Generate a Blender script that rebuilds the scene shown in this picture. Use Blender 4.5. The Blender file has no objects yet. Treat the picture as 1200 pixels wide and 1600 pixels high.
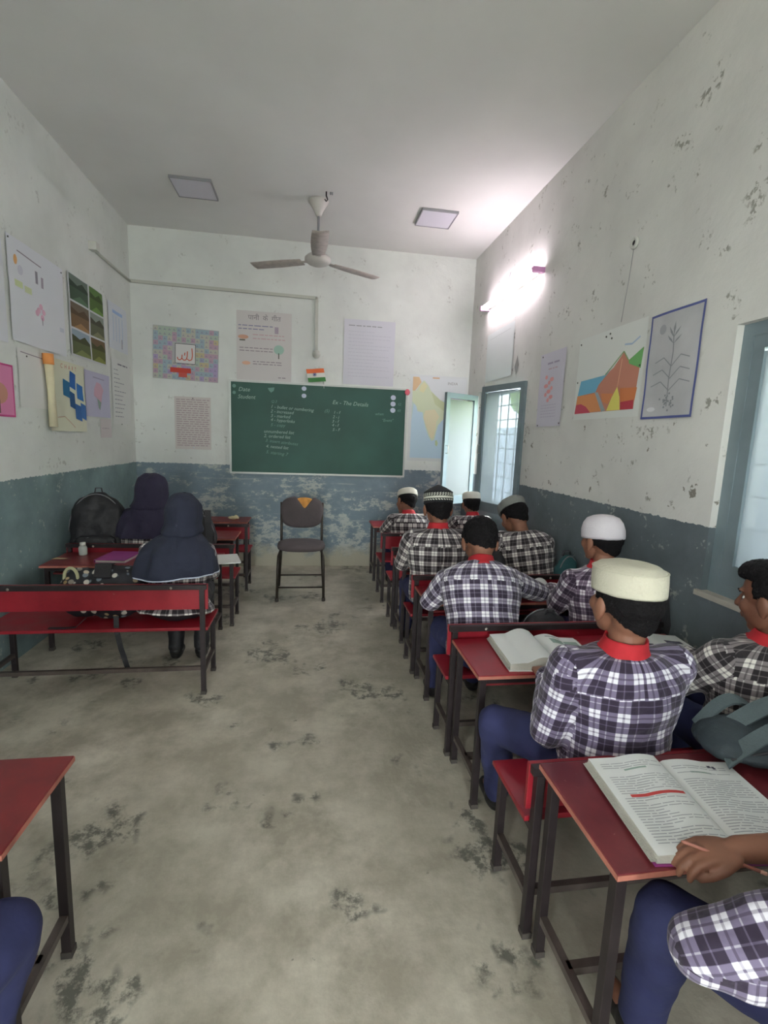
import bpy, bmesh, math, random
import numpy as np
from mathutils import Vector as V, Matrix, noise
random.seed(4)
PI = math.pi
SC = bpy.context.scene
C = SC.collection

# ------------------------------------------------------------------ camera
YAW, PITCH, ROLL, FPX = 0.155372, 0.148794, -0.038987, 753.55
F = V((math.sin(YAW)*math.cos(PITCH), math.cos(YAW)*math.cos(PITCH), -math.sin(PITCH)))
R0 = V((math.cos(YAW), -math.sin(YAW), 0)); D0 = V((-math.sin(YAW)*math.sin(PITCH), -math.cos(YAW)*math.sin(PITCH), -math.cos(PITCH)))
RX = R0*math.cos(ROLL) + D0*math.sin(ROLL); DN = D0*math.cos(ROLL) - R0*math.sin(ROLL)
cam = bpy.data.cameras.new('camera'); co = bpy.data.objects.new('camera', cam); C.objects.link(co)
m = Matrix((RX, -DN, -F)).transposed().to_4x4(); m.translation = V((0, 0, 1.5)); co.matrix_world = m
cam.sensor_fit = 'HORIZONTAL'; cam.sensor_width = 36; cam.lens = FPX/1200*36; cam.clip_start = 0.03
SC.camera = co
# ------------------------------------------------------------------ light
SC.view_settings.view_transform = 'Standard'; SC.view_settings.look = 'None'
SC.view_settings.gamma = 1; SC.view_settings.use_curve_mapping = False
SC.view_settings.exposure = 2.36
w = bpy.data.worlds.new('sky'); SC.world = w; w.use_nodes = True
w.node_tree.nodes['Background'].inputs[0].default_value = (0.93, 0.99, 0.98, 1)
w.node_tree.nodes['Background'].inputs[1].default_value = 6.0
XL, XR, YB, YF, H = -1.858, 1.815, 5.578, -3.2, 3.544
DADO = 1.159
WIN1 = (0.70, 1.93, 0.86, 2.05)
WIN2 = (3.99, 5.21, 0.86, 2.05)
ADDED_DOOR = (-0.7, 0.1, 0.0, 2.3)     # unseen doorway behind the camera, added to let daylight in
ADDED_WIN = (-2.9, -1.8, 1.1, 2.5)     # unseen side-wall openings behind the camera, added for more daylight
def portal(name, loc, rot, sx, sy):
    l = bpy.data.lights.new(name, 'AREA'); l.shape = 'RECTANGLE'; l.size = sx; l.size_y = sy; l.energy = 1
    l.cycles.is_portal = True
    o = bpy.data.objects.new(name, l); C.objects.link(o); o.location = loc; o.rotation_euler = rot
portal('window_portal', (XR+0.30, (WIN1[0]+WIN1[1])/2, 1.455), (0, PI/2, 0), 1.19, 1.23)
portal('window_portal', (XR+0.30, (WIN2[0]+WIN2[1])/2, 1.455), (0, PI/2, 0), 1.19, 1.22)
portal("window_portal", (-0.3, YF-0.3, 1.15), (PI/2, 0, 0), 0.8, 2.3)  # guides daylight through the added doorway

portal('window_portal', (XR+0.30, -2.35, 1.8), (0, PI/2, 0), 1.4, 1.1)  # guides daylight through the added right-wall opening
portal('window_portal', (XL-0.30, -2.35, 1.8), (0, -PI/2, 0), 1.4, 1.1)  # guides daylight through the added left-wall opening

# ------------------------------------------------------------------ materials
def lin(c):
    return tuple(((x/255)/12.92 if x/255 <= .04045 else ((x/255+.055)/1.055)**2.4) for x in c) + (1,)
MC = {}
def mat(name, rgb, rough=.6, metal=0, bump=0, bscale=60, var=0, vscale=8, spec=.5, coat=0):
    if name in MC: return MC[name]
    m = bpy.data.materials.new(name); m.use_nodes = True; nt = m.node_tree; b = nt.nodes['Principled BSDF']
    col = lin(rgb); b.inputs['Base Color'].default_value = col; b.inputs['Roughness'].default_value = rough
    b.inputs['Metallic'].default_value = metal; b.inputs['Specular IOR Level'].default_value = spec
    if coat: b.inputs['Coat Weight'].default_value = coat; b.inputs['Coat Roughness'].default_value = .15
    if var or bump:
        tc = nt.nodes.new('ShaderNodeTexCoord')
    if var:
        n = nt.nodes.new('ShaderNodeTexNoise'); n.inputs['Scale'].default_value = vscale; n.inputs['Detail'].default_value = 6
        nt.links.new(tc.outputs['Object'], n.inputs['Vector'])
        r = nt.nodes.new('ShaderNodeValToRGB'); r.color_ramp.elements[0].position = .3; r.color_ramp.elements[1].position = .7
        r.color_ramp.elements[0].color = tuple(c*(1-var) for c in col[:3])+(1,)
        r.color_ramp.elements[1].color = tuple(min(1, c*(1+var)) for c in col[:3])+(1,)
        nt.links.new(n.outputs[0], r.inputs[0]); nt.links.new(r.outputs[0], b.inputs['Base Color'])
    if bump:
        n = nt.nodes.new('ShaderNodeTexNoise'); n.inputs['Scale'].default_value = bscale; n.inputs['Detail'].default_value = 4
        nt.links.new(tc.outputs['Object'], n.inputs['Vector'])
        bp = nt.nodes.new('ShaderNodeBump'); bp.inputs['Strength'].default_value = bump; bp.inputs['Distance'].default_value = .01
        nt.links.new(n.outputs[0], bp.inputs['Height']); nt.links.new(bp.outputs[0], b.inputs['Normal'])
    MC[name] = m; return m
def col(rgb): return mat('print_%d_%d_%d' % rgb, rgb, .75)

def nn(nt, t, **k):
    n = nt.nodes.new(t)
    for a, v in k.items():
        if a.startswith('_'): setattr(n, a[1:], v)
        else: n.inputs[a].default_value = v
    return n
def ramp(nt, src, stops):
    r = nt.nodes.new('ShaderNodeValToRGB'); e = r.color_ramp.elements
    while len(e) < len(stops): e.new(.5)
    for i, (p, c) in enumerate(stops):
        e[i].position = p; e[i].color = c if len(c) == 4 else tuple(c)+(1,)
    nt.links.new(src, r.inputs[0]); return r.outputs[0]
def mixc(nt, f, a, b):
    n = nt.nodes.new('ShaderNodeMix'); n.data_type = 'RGBA'
    for s, v in ((0, f), (6, a), (7, b)):
        if hasattr(v, 'default_value') or hasattr(v, 'is_linked'): nt.links.new(v, n.inputs[s])
        else: n.inputs[s].default_value = v
    return n.outputs[2]
def mth(nt, op, a, b=None, c=None):
    n = nt.nodes.new('ShaderNodeMath'); n.operation = op
    for i, v in enumerate((a, b, c)):
        if v is None: continue
        if hasattr(v, 'is_linked'): nt.links.new(v, n.inputs[i])
        else: n.inputs[i].default_value = v
    return n.outputs[0]

def wall_mat(name, low, up=(224, 226, 220), peel=.0, spots=.5, seed=0):
    m = bpy.data.materials.new(name); m.use_nodes = True; nt = m.node_tree; b = nt.nodes['Principled BSDF']
    g = nt.nodes.new('ShaderNodeNewGeometry'); sep = nt.nodes.new('ShaderNodeSeparateXYZ')
    mp = nt.nodes.new('ShaderNodeMapping'); mp.inputs['Location'].default_value = (seed, seed*2.3, seed*.7)
    nt.links.new(g.outputs['Position'], mp.inputs[0]); P = mp.outputs[0]
    nt.links.new(g.outputs['Position'], sep.inputs[0])
    def noi(s, d=8, r=.6):
        n = nn(nt, 'ShaderNodeTexNoise', Scale=s, Detail=d, Roughness=r); nt.links.new(P, n.inputs['Vector']); return n.outputs[0]
    big, mid, fine = noi(1.3, 4), noi(7), noi(38, 5)
    U = lin(up); U2 = lin(tuple(int(x*.93) for x in up)); L = lin(low); L2 = lin(tuple(int(x*.80) for x in low))
    white = lin((198, 202, 194)); grey = lin((150, 148, 140))
    upc = mixc(nt, ramp(nt, big, [(.35, (0,0,0)), (.65, (1,1,1))]), U2, U)
    # small scuffs where the paint has come off
    sp = mth(nt, 'MULTIPLY', ramp(nt, mid, [(.585, (0,0,0)), (.645, (1,1,1))]), ramp(nt, fine, [(.52, (0,0,0)), (.58, (1,1,1))]))
    upc = mixc(nt, mth(nt, 'MULTIPLY', sp, spots), upc, grey)
    # larger patches below 1.9 m
    lowmask = ramp(nt, mth(nt, 'DIVIDE', sep.outputs[2], 4.0), [(.40, (1,1,1)), (.50, (0,0,0))])
    sp2 = mth(nt, 'MULTIPLY', ramp(nt, noi(11, 6), [(.66, (0,0,0)), (.68, (1,1,1))]), lowmask)
    upc = mixc(nt, mth(nt, 'MULTIPLY', sp2, spots), upc, lin((128, 124, 114)))
    lowc = mixc(nt, ramp(nt, noi(3.1, 7), [(.3, (0,0,0)), (.7, (1,1,1))]), L2, L)
    if peel:
        # flaking: big worn zones broken up by fine chips and a few horizontal scratches
        def ani(sc, s_, d, r):
            mp2 = nt.nodes.new('ShaderNodeMapping'); mp2.inputs['Scale'].default_value = sc; nt.links.new(P, mp2.inputs[0])
            n = nn(nt, 'ShaderNodeTexNoise', Scale=s_, Detail=d, Roughness=r); nt.links.new(mp2.outputs[0], n.inputs['Vector']); return n.outputs[0]
        zone = ani((1, 1, 1.6), 1.5, 3, .5); chip = ani((1, 1, 1.7), 9, 12, .78); scr = ani((.5, .5, 9), 3.5, 8, .7)
        hz = mth(nt, 'MULTIPLY', mth(nt, 'SUBTRACT', .75, sep.outputs[2]), .07)
        v = mth(nt, 'ADD', mth(nt, 'ADD', chip, mth(nt, 'MULTIPLY', mth(nt, 'SUBTRACT', zone, .5), .55)), hz)
        f1 = ramp(nt, v, [(.515, (0,0,0)), (.58, (.8,.8,.8))])
        f2 = mth(nt, 'MULTIPLY', ramp(nt, scr, [(.60, (0,0,0)), (.66, (.6,.6,.6))]), .8)
        lowc = mixc(nt, ramp(nt, chip, [(.35, (0,0,0)), (.6, (1,1,1))]), lin((112, 130, 142)), lowc)
        lowc = mixc(nt, mth(nt, 'MAXIMUM', f1, f2), lowc, lin((186, 190, 184)))
        base = ramp(nt, mth(nt, 'ADD', mth(nt, 'DIVIDE', sep.outputs[2], 2), mth(nt, 'MULTIPLY', mid, .2)), [(.16, (1,1,1)), (.23, (0,0,0))])
        lowc = mixc(nt, base, lowc, lin((172, 168, 150)))
    else:
        lowc = mixc(nt, mth(nt, 'MULTIPLY', sp, .55), lowc, white)
        sp3 = ramp(nt, noi(24, 3), [(.70, (0,0,0)), (.72, (1,1,1))])
        lowc = mixc(nt, mth(nt, 'MULTIPLY', sp3, .5), lowc, white)
    edge = mth(nt, 'ADD', sep.outputs[2], mth(nt, 'MULTIPLY', mth(nt, 'SUBTRACT', fine, .5), .035))
    k = mth(nt, 'GREATER_THAN', edge, DADO)
    nt.links.new(mixc(nt, k, lowc, upc), b.inputs['Base Color'])
    nt.links.new(mth(nt, 'ADD', mth(nt, 'MULTIPLY', k, .25), .55), b.inputs['Roughness'])
    bp = nn(nt, 'ShaderNodeBump', Strength=.35, Distance=.012)
    nt.links.new(mth(nt, 'ADD', mid, mth(nt, 'MULTIPLY', fine, .3)), bp.inputs['Height']); nt.links.new(bp.outputs[0], b.inputs['Normal'])
    return m
def floor_mat():
    m = bpy.data.materials.new('worn_concrete'); m.use_nodes = True; nt = m.node_tree; b = nt.nodes['Principled BSDF']
    g = nt.nodes.new('ShaderNodeNewGeometry'); P = g.outputs['Position']
    def noi(s, d=8, r=.6, sc=None):
        n = nn(nt, 'ShaderNodeTexNoise', Scale=s, Detail=d, Roughness=r)
        if sc:
            mp = nt.nodes.new('ShaderNodeMapping'); mp.inputs['Scale'].default_value = sc; nt.links.new(P, mp.inputs[0]); nt.links.new(mp.outputs[0], n.inputs['Vector'])
        else: nt.links.new(P, n.inputs['Vector'])
        return n.outputs[0]
    a = mixc(nt, ramp(nt, noi(1.1, 6), [(.35, (0,0,0)), (.65, (1,1,1))]), lin((178, 172, 156)), lin((212, 206, 191)))
    a = mixc(nt, ramp(nt, noi(3.3, 9, .7), [(.40, (0,0,0)), (.62, (1,1,1))]), lin((160, 154, 139)), a)
    a = mixc(nt, mth(nt, 'MULTIPLY', ramp(nt, noi(1.9, 9, .7, (1.6, .7, 1)), [(.55, (0,0,0)), (.70, (1,1,1))]), .5), a, lin((206, 201, 186)))
    dirt = mth(nt, 'MULTIPLY', ramp(nt, noi(2.1, 4), [(.565, (0,0,0)), (.605, (1,1,1))]), ramp(nt, noi(17, 9, .75), [(.46, (0,0,0)), (.56, (1,1,1))]))
    a = mixc(nt, mth(nt, 'MULTIPLY', dirt, .85), a, lin((86, 87, 80)))
    blk = ramp(nt, noi(13, 4, .6), [(.70, (0,0,0)), (.73, (1,1,1))])
    a = mixc(nt, mth(nt, 'MULTIPLY', blk, .6), a, lin((78, 78, 70)))
    nt.links.new(a, b.inputs['Base Color'])
    nt.links.new(ramp(nt, noi(4, 6), [(.3, (.38,)*3), (.7, (.62,)*3)]), b.inputs['Roughness'])
    bp = nn(nt, 'ShaderNodeBump', Strength=.3, Distance=.006); nt.links.new(noi(30, 8), bp.inputs['Height']); nt.links.new(bp.outputs[0], b.inputs['Normal'])
    return m
def laminate(name, rgb, dark, rough=.32):
    m = bpy.data.materials.new(name); m.use_nodes = True; nt = m.node_tree; b = nt.nodes['Principled BSDF']
    tc = nt.nodes.new('ShaderNodeTexCoord')
    n = nn(nt, 'ShaderNodeTexNoise', Scale=5, Detail=7, Roughness=.65); nt.links.new(tc.outputs['Object'], n.inputs['Vector'])
    n2 = nn(nt, 'ShaderNodeTexNoise', Scale=42, Detail=4, Roughness=.7); nt.links.new(tc.outputs['Object'], n2.inputs['Vector'])
    a = ramp(nt, n.outputs[0], [(.35, lin(dark)), (.7, lin(rgb))])
    a = mixc(nt, ramp(nt, n2.outputs[0], [(.68, (0,0,0)), (.74, (.45,.45,.45))]), a, lin((170, 130, 120)))
    nt.links.new(a, b.inputs['Base Color'])
    nt.links.new(ramp(nt, n.outputs[0], [(.3, (rough,)*3), (.7, (rough+.18,)*3)]), b.inputs['Roughness'])
    return m
def plaid(name, dark, mid, light, period=.067):
    m = bpy.data.materials.new(name); m.use_nodes = True; nt = m.node_tree; b = nt.nodes['Principled BSDF']
    uv = nt.nodes.new('ShaderNodeUVMap'); sep = nt.nodes.new('ShaderNodeSeparateXYZ'); nt.links.new(uv.outputs[0], sep.inputs[0])
    st = [(0, .42), (.04, .42), (.055, 0), (.27, 0), (.29, 1), (.44, 1), (.455, .45), (.515, .45), (.53, 1), (.68, 1), (.70, 0), (.95, 0)]
    def prof(s):
        f = mth(nt, 'FRACT', mth(nt, 'DIVIDE', s, period))
        return ramp(nt, f, [(p, (v, v, v)) for p, v in st])
    s = mth(nt, 'MULTIPLY', mth(nt, 'ADD', prof(sep.outputs[0]), prof(sep.outputs[1])), .5)
    c = ramp(nt, s, [(0, lin(dark)), (.5, lin(mid)), (1, lin(light))])
    nt.links.new(c, b.inputs['Base Color']); b.inputs['Roughness'].default_value = .85
    b.inputs['Sheen Weight'].default_value = .2
    tc = nt.nodes.new('ShaderNodeTexCoord'); n = nn(nt, 'ShaderNodeTexNoise', Scale=14, Detail=3); nt.links.new(tc.outputs['Object'], n.inputs['Vector'])
    bp = nn(nt, 'ShaderNodeBump', Strength=.5, Distance=.03); nt.links.new(n.outputs[0], bp.inputs['Height']); nt.links.new(bp.outputs[0], b.inputs['Normal'])
    return m
def frosted(name, tint):
    m = bpy.data.materials.new(name); m.use_nodes = True; nt = m.node_tree; nt.nodes.remove(nt.nodes['Principled BSDF'])
    out = nt.nodes['Material Output']
    t = nn(nt, 'ShaderNodeBsdfTranslucent', Color=tint); tr = nn(nt, 'ShaderNodeBsdfTransparent', Color=tint)
    g = nn(nt, 'ShaderNodeBsdfGlossy', Roughness=.35); d = nn(nt, 'ShaderNodeBsdfDiffuse', Color=(.5, .54, .54, 1))
    def mx(f, a, b_):
        n = nt.nodes.new('ShaderNodeMixShader'); n.inputs[0].default_value = f; nt.links.new(a, n.inputs[1]); nt.links.new(b_, n.inputs[2]); return n.outputs[0]
    s = mx(.66, t.outputs[0], tr.outputs[0]); s = mx(.30, s, d.outputs[0]); s = mx(.05, s, g.outputs[0])
    nt.links.new(s, out.inputs[0]); return m
def emis(name, rgb, s):
    m = bpy.data.materials.new(name); m.use_nodes = True; b = m.node_tree.nodes['Principled BSDF']
    b.inputs['Base Color'].default_value = lin(rgb); b.inputs['Emission Color'].default_value = lin(rgb); b.inputs['Emission Strength'].default_value = s
    return m
def floral(name):
    m = bpy.data.materials.new(name); m.use_nodes = True; nt = m.node_tree; b = nt.nodes['Principled BSDF']
    tc = nt.nodes.new('ShaderNodeTexCoord'); v = nn(nt, 'ShaderNodeTexVoronoi', Scale=26); nt.links.new(tc.outputs['Object'], v.inputs['Vector'])
    pick = ramp(nt, v.outputs['Color'], [(.3, lin((205, 200, 190))), (.5, lin((170, 140, 80))), (.7, lin((120, 130, 140)))])
    k = ramp(nt, v.outputs['Distance'], [(.34, (1,1,1)), (.42, (0,0,0))])
    nt.links.new(mixc(nt, k, lin((32, 31, 38)), pick), b.inputs['Base Color']); b.inputs['Roughness'].default_value = .7
    return m

M = dict(
 left=wall_mat('left_wall_paint', (134, 157, 159), (222, 225, 219), 0, .4, 3.1),
 back=wall_mat('back_wall_paint', (130, 149, 160), (226, 230, 225), 1.0, .4, 7.7),
 right=wall_mat('right_wall_paint', (112, 123, 129), (216, 215, 210), 0, 1.0, 1.3),
 rear=wall_mat('rear_wall_paint', (104, 128, 132), (205, 206, 198), 0, .4, 9.1),
 ceil=mat('ceiling_paint', (220, 220, 217), .9, bump=.15, bscale=5, var=.06, vscale=1.2),
 floor=floor_mat(),
 red=laminate('red_laminate', (158, 30, 44), (128, 20, 34)),
 redwall=laminate('maroon_laminate', (132, 46, 48), (104, 32, 36), .3),
 mauve=laminate('mauve_sheen_laminate', (128, 52, 56), (98, 36, 44), .28),  # dull mauve of the reflection on the desktop is put into the colour
 edge=mat('worn_board_edge', (172, 108, 92), .6, var=.3, vscale=20),
 steel=mat('dark_painted_steel', (46, 38, 40), .45, .3, var=.25, vscale=15),
 rail=mat('worn_steel_rail', (96, 86, 82), .4, .4, var=.25, vscale=15),
 screw=mat('screw_steel', (190, 180, 170), .3, .9),
 rubber=mat('rubber_foot', (70, 64, 60), .7),
 frame=mat('blue_grey_enamel', (116, 130, 136), .4, bump=.1, bscale=12, var=.12, vscale=5),
 glass=frosted('frosted_glass', (0.38, 0.405, 0.42, 1)),
 iron=mat('grille_iron', (70, 75, 78), .6),
 skin=mat('skin_brown', (138, 94, 74), .55, var=.1, vscale=14, bump=.05, bscale=120),
 skin2=mat('skin_deep_brown', (122, 80, 62), .55, var=.1, vscale=14, bump=.05, bscale=120),
 hair=mat('black_hair', (20, 18, 20), .75, spec=.2, bump=.8, bscale=130, var=.3, vscale=60),
 eyew=mat('eye_white', (225, 220, 214), .3), eyed=mat('eye_dark', (25, 18, 15), .2),
 collar=mat('red_neckerchief', (182, 34, 44), .8, bump=.4, bscale=25, var=.12, vscale=18),
 navy=mat('navy_trousers', (42, 46, 86), .85, bump=.5, bscale=14, var=.15, vscale=10),
 shoe=mat('black_shoe', (28, 27, 29), .4),
 hijab=mat('navy_hijab', (40, 44, 62), .9, bump=.8, bscale=16, var=.12, vscale=9),
 hijab2=mat('plum_navy_hijab', (46, 42, 64), .9, bump=.8, bscale=16, var=.12, vscale=9),
 trim=mat('white_hem', (196, 204, 222), .8),
 cream=mat('cream_cap_cloth', (202, 198, 180), .9, bump=.35, bscale=90, var=.05, vscale=10),
 white=mat('white_cap_cloth', (216, 210, 216), .9, bump=.2, bscale=90),
 offw=mat('offwhite_cap_cloth', (212, 208, 196), .9, bump=.2, bscale=90),
 capg=mat('grey_cap_cloth', (122, 124, 120), .9, bump=.3, bscale=90),
 capb=mat('black_cap_cloth', (30, 32, 36), .9, bump=.2, bscale=90),
 thread=mat('white_embroidery', (215, 218, 205), .8),
 plA=plaid('purple_white_plaid', (42, 30, 52), (114, 104, 130), (226, 224, 232)),
 plB=plaid('violet_white_plaid', (48, 38, 58), (138, 130, 150), (236, 234, 238)),
 plC=plaid('black_white_plaid', (34, 27, 32), (132, 124, 126), (234, 230, 224)),
 plG=plaid('muted_purple_plaid', (50, 34, 54), (118, 102, 120), (222, 216, 222)),
 cushion=mat('grey_brown_cushion', (86, 78, 80), .9, bump=.3, bscale=30, var=.1, vscale=8),
 tube=mat('chair_tube', (62, 56, 50), .4, .5, var=.2, vscale=20),
 foam=mat('torn_foam', (206, 146, 76), .95, bump=.6, bscale=60, var=.2, vscale=30),
 board=mat('green_chalkboard', (42, 84, 74), .55, var=.16, vscale=2.2),
 chalk=mat('chalk', (156, 182, 172), .95), chalkdim=mat('chalk_faint', (112, 150, 140), .95),
 alu=mat('board_frame', (196, 200, 196), .45, .2),
 paper=mat('page_paper', (222, 224, 222), .85, var=.02, vscale=5),
 pagedge=mat('page_edges', (196, 194, 184), .9, bump=.5, bscale=220),
 ink=mat('printed_ink', (168, 170, 174), .9), inkd=mat('printed_dark_ink', (84, 82, 98), .9),
 redink=mat('red_heading_ink', (196, 72, 70), .9),
 plastic=mat('white_plastic', (205, 205, 198), .5), pipe=mat('conduit_plastic', (188, 190, 180), .6),
 fan=mat('fan_white', (196, 192, 186), .45, var=.08, vscale=9), fanb=mat('fan_blade_underside', (180, 170, 163), .5, var=.14, vscale=26),
 led=mat('unlit_panel_diffuser', (206, 204, 214), .5), ledf=mat('panel_rim', (150, 150, 154), .5),
 tubelit=emis('lit_tube', (255, 240, 250), 14), tubecap=mat('tube_end_cap', (214, 150, 200), .5),
 black=mat('black_bag_cloth', (34, 33, 37), .6, bump=.5, bscale=30, var=.25, vscale=12),
 zip=mat('grey_zip', (112, 112, 116), .5), strap=mat('bag_strap', (60, 60, 64), .8, bump=.4, bscale=150),
 greybag=mat('slate_bag_cloth', (52, 62, 68), .7, bump=.4, bscale=40, var=.2, vscale=9),
 greystrap=mat('slate_bag_strap', (84, 96, 99), .85, bump=.4, bscale=150),
 teal=mat('teal_cloth', (42, 84, 88), .8, bump=.5, bscale=30), floral=floral('floral_bag_cloth'),
 purplebook=mat('purple_cover', (150, 62, 130), .45), bottle=mat('clear_bottle', (170, 176, 172), .15),
 tan=mat('tan_card', (196, 176, 136), .8), sole=mat('bag_loop_trim', (178, 176, 140), .8),
 outwall=mat('boundary_wall', (196, 204, 222), .9), leaf=mat('tree_leaves', (136, 166, 84), .8, var=.4, vscale=3), soil=mat('yard_soil', (150, 142, 124), .9),
 pen=mat('brown_pencil', (178, 116, 100), .5), cloth=mat('white_cloth', (214, 214, 210), .9),
)

# ------------------------------------------------------------------ mesh helpers
TS = bpy.data.scenes.new('workbench')
def work_graph():
    with bpy.context.temp_override(scene=TS, view_layer=TS.view_layers[0]):
        dg = bpy.context.evaluated_depsgraph_get()
        dg.update(); return dg
def link(name, me, mats, parent=None):
    o = bpy.data.objects.new(name, me); C.objects.link(o)
    for x in (mats if isinstance(mats, (list, tuple)) else [mats]): me.materials.append(x)
    if parent: o.parent = parent
    return o
def tag(o, label, cat, group=None):
    o['label'] = label; o['category'] = cat
    if group: o['group'] = group
    return o
def empty(name, loc, label, cat, group=None, rz=0):
    o = bpy.data.objects.new(name, None); C.objects.link(o); o.location = loc; o.rotation_euler = (0, 0, rz); o.empty_display_size = .1
    return tag(o, label, cat, group)
class MB:
    def __init__(s): s.v = []; s.f = []; s.m = []; s.sm = []
    def add(s, vs, fs, mi=0, smooth=False):
        k = len(s.v); s.v += [tuple(x) for x in vs]; s.f += [tuple(i+k for i in f) for f in fs]; s.m += [mi]*len(fs); s.sm += [smooth]*len(fs); return s
    def box(s, a, b, mi=0, R=None, o=None):
        x0, y0, z0 = a; x1, y1, z1 = b
        vs = [V(q) for q in ((x0,y0,z0),(x1,y0,z0),(x1,y1,z0),(x0,y1,z0),(x0,y0,z1),(x1,y0,z1),(x1,y1,z1),(x0,y1,z1))]
        if R: vs = [R@q for q in vs]
        if o: vs = [q+V(o) for q in vs]
        return s.add(vs, [(0,3,2,1),(4,5,6,7),(0,1,5,4),(1,2,6,5),(2,3,7,6),(3,0,4,7)], mi)
    def bar(s, p, q, w, h, mi=0, up=(0,0,1)):
        p, q = V(p), V(q); d = (q-p); L = d.length; d.normalize(); u = V(up)
        if abs(d.dot(u)) > .98: u = V((0,1,0))
        x = d.cross(u).normalized(); z = x.cross(d)
        vs = [p + x*a + z*b for a, b in ((-w/2,-h/2),(w/2,-h/2),(w/2,h/2),(-w/2,h/2))]
        vs += [v + d*L for v in vs]
        return s.add(vs, [(0,1,2,3),(7,6,5,4),(0,4,5,1),(1,5,6,2),(2,6,7,3),(3,7,4,0)], mi)
    def tube(s, pts, r, n=10, mi=0, closed=False, flat=1.0, caps=True):
        pts = [V(p) for p in pts]; N = len(pts); rr = r if isinstance(r, (list, tuple)) else [r]*N
        vs = []; prev = None
        for i, p in enumerate(pts):
            d = (pts[(i+1) % N]-pts[i-1]) if closed else (pts[min(i+1, N-1)]-pts[max(i-1, 0)])
            d.normalize()
            x = (prev - d*prev.dot(d)) if prev else d.orthogonal()
            if x.length < 1e-5: x = d.orthogonal()
            x.normalize(); y = d.cross(x); prev = x
            vs += [p + (x*math.cos(2*PI*k/n) + y*flat*math.sin(2*PI*k/n))*rr[i] for k in range(n)]
        fs = []
        for i in range(N if closed else N-1):
            a, b = i*n, ((i+1) % N)*n
            fs += [(a+k, a+(k+1) % n, b+(k+1) % n, b+k) for k in range(n)]
        if not closed and caps: fs += [tuple(range(n))[::-1], tuple((N-1)*n+k for k in range(n))]
        return s.add(vs, fs, mi, True)
    def ribbon(s, pts, w, side, th=.003, mi=0):
        pts = [V(p) for p in pts]; sd = V(side).normalized(); N = len(pts); vs = []
        for i, p in enumerate(pts):
            d = (pts[min(i+1, N-1)]-pts[max(i-1, 0)]).normalized(); n = d.cross(sd).normalized()
            vs += [p-sd*w/2-n*th/2, p+sd*w/2-n*th/2, p+sd*w/2+n*th/2, p-sd*w/2+n*th/2]
        fs = [(0,1,2,3)] + [tuple((N-1)*4+k for k in (3,2,1,0))]
        for i in range(N-1):
            a = i*4; fs += [(a+k, a+4+k, a+4+(k+1) % 4, a+(k+1) % 4) for k in range(4)]
        return s.add(vs, fs, mi, False)
    def ell(s, c, r, R=None, n=16, mi=0):
        c = V(c); vs = []; k = n//2
        for i in range(1, k):
            t = PI*i/k
            for j in range(n):
                a = 2*PI*j/n; q = V((r[0]*math.sin(t)*math.cos(a), r[1]*math.sin(t)*math.sin(a), r[2]*math.cos(t)))
                vs.append(c + (R@q if R else q))
        fs = []
        for i in range(k-2):
            fs += [(i*n+j, i*n+n+j, i*n+n+(j+1) % n, i*n+(j+1) % n) for j in range(n)]
        t_, b_ = V((0,0,r[2])), V((0,0,-r[2]))
        vs += [c+(R@t_ if R else t_), c+(R@b_ if R else b_)]; T = len(vs)-2
        fs += [(T, j, (j+1) % n) for j in range(n)] + [(T+1, (k-2)*n+(j+1) % n, (k-2)*n+j) for j in range(n)]
        return s.add(vs, fs, mi, True)
    def cap(s, p, q, r1, r2, n=16, mi=0):      # capsule with tapered radius
        p, q = V(p), V(q); d = q-p; L = d.length
        if L < 1e-6: return s.ell(p, (r1,)*3)
        d.normalize(); pts = []; rr = []
        for a in (80, 60, 40, 20): pts.append(p-d*r1*math.sin(math.radians(a))); rr.append(r1*math.cos(math.radians(a)))
        pts += [p, q]; rr += [r1, r2]
        for a in (20, 40, 60, 80): pts.append(q+d*r2*math.sin(math.radians(a))); rr.append(r2*math.cos(math.radians(a)))
        return s.tube(pts, rr, n, mi)
    def chain(s, pts, rad, n=16, mi=0):
        for i in range(len(pts)-1): s.cap(pts[i], pts[i+1], rad[i], rad[i+1], n, mi)
        return s
    def rings(s, rings, mi=0, caps=True, closed_top=True, smooth=True):
        n = len(rings[0]); vs = [v for r in rings for v in r]; fs = []
        for i in range(len(rings)-1):
            fs += [(i*n+j, i*n+(j+1) % n, (i+1)*n+(j+1) % n, (i+1)*n+j) for j in range(n)]
        if caps: fs += [tuple(range(n))[::-1], tuple((len(rings)-1)*n+j for j in range(n))]
        return s.add(vs, fs, mi, smooth)
    def lathe(s, prof, c, n=24, mi=0, axis=None):
        c = V(c); R = V((0,0,1)).rotation_difference(V(axis)).to_matrix() if axis else None
        rg = []
        for r, z in prof:
            rg.append([c + ((R@V((r*math.cos(2*PI*k/n), r*math.sin(2*PI*k/n), z))) if R else V((r*math.cos(2*PI*k/n), r*math.sin(2*PI*k/n), z))) for k in range(n)])
        return s.rings(rg, mi)
    def mesh(s, name, off=None):
        me = bpy.data.meshes.new(name)
        vs = s.v if off is None else [tuple(V(v)-V(off)) for v in s.v]
        me.from_pydata(vs, [], s.f); me.polygons.foreach_set('material_index', s.m); me.polygons.foreach_set('use_smooth', s.sm); me.update()
        return me
    def build(s, name, mats, parent=None, off=None, bevel=0):
        me = s.mesh(name, off)
        bm = bmesh.new(); bm.from_mesh(me)
        bmesh.ops.recalc_face_normals(bm, faces=bm.faces)
        if bevel: bmesh.ops.bevel(bm, geom=bm.edges[:], offset=bevel, segments=2, affect='EDGES', profile=.6)
        bm.to_mesh(me); bm.free()
        return link(name, me, mats, parent)
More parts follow.
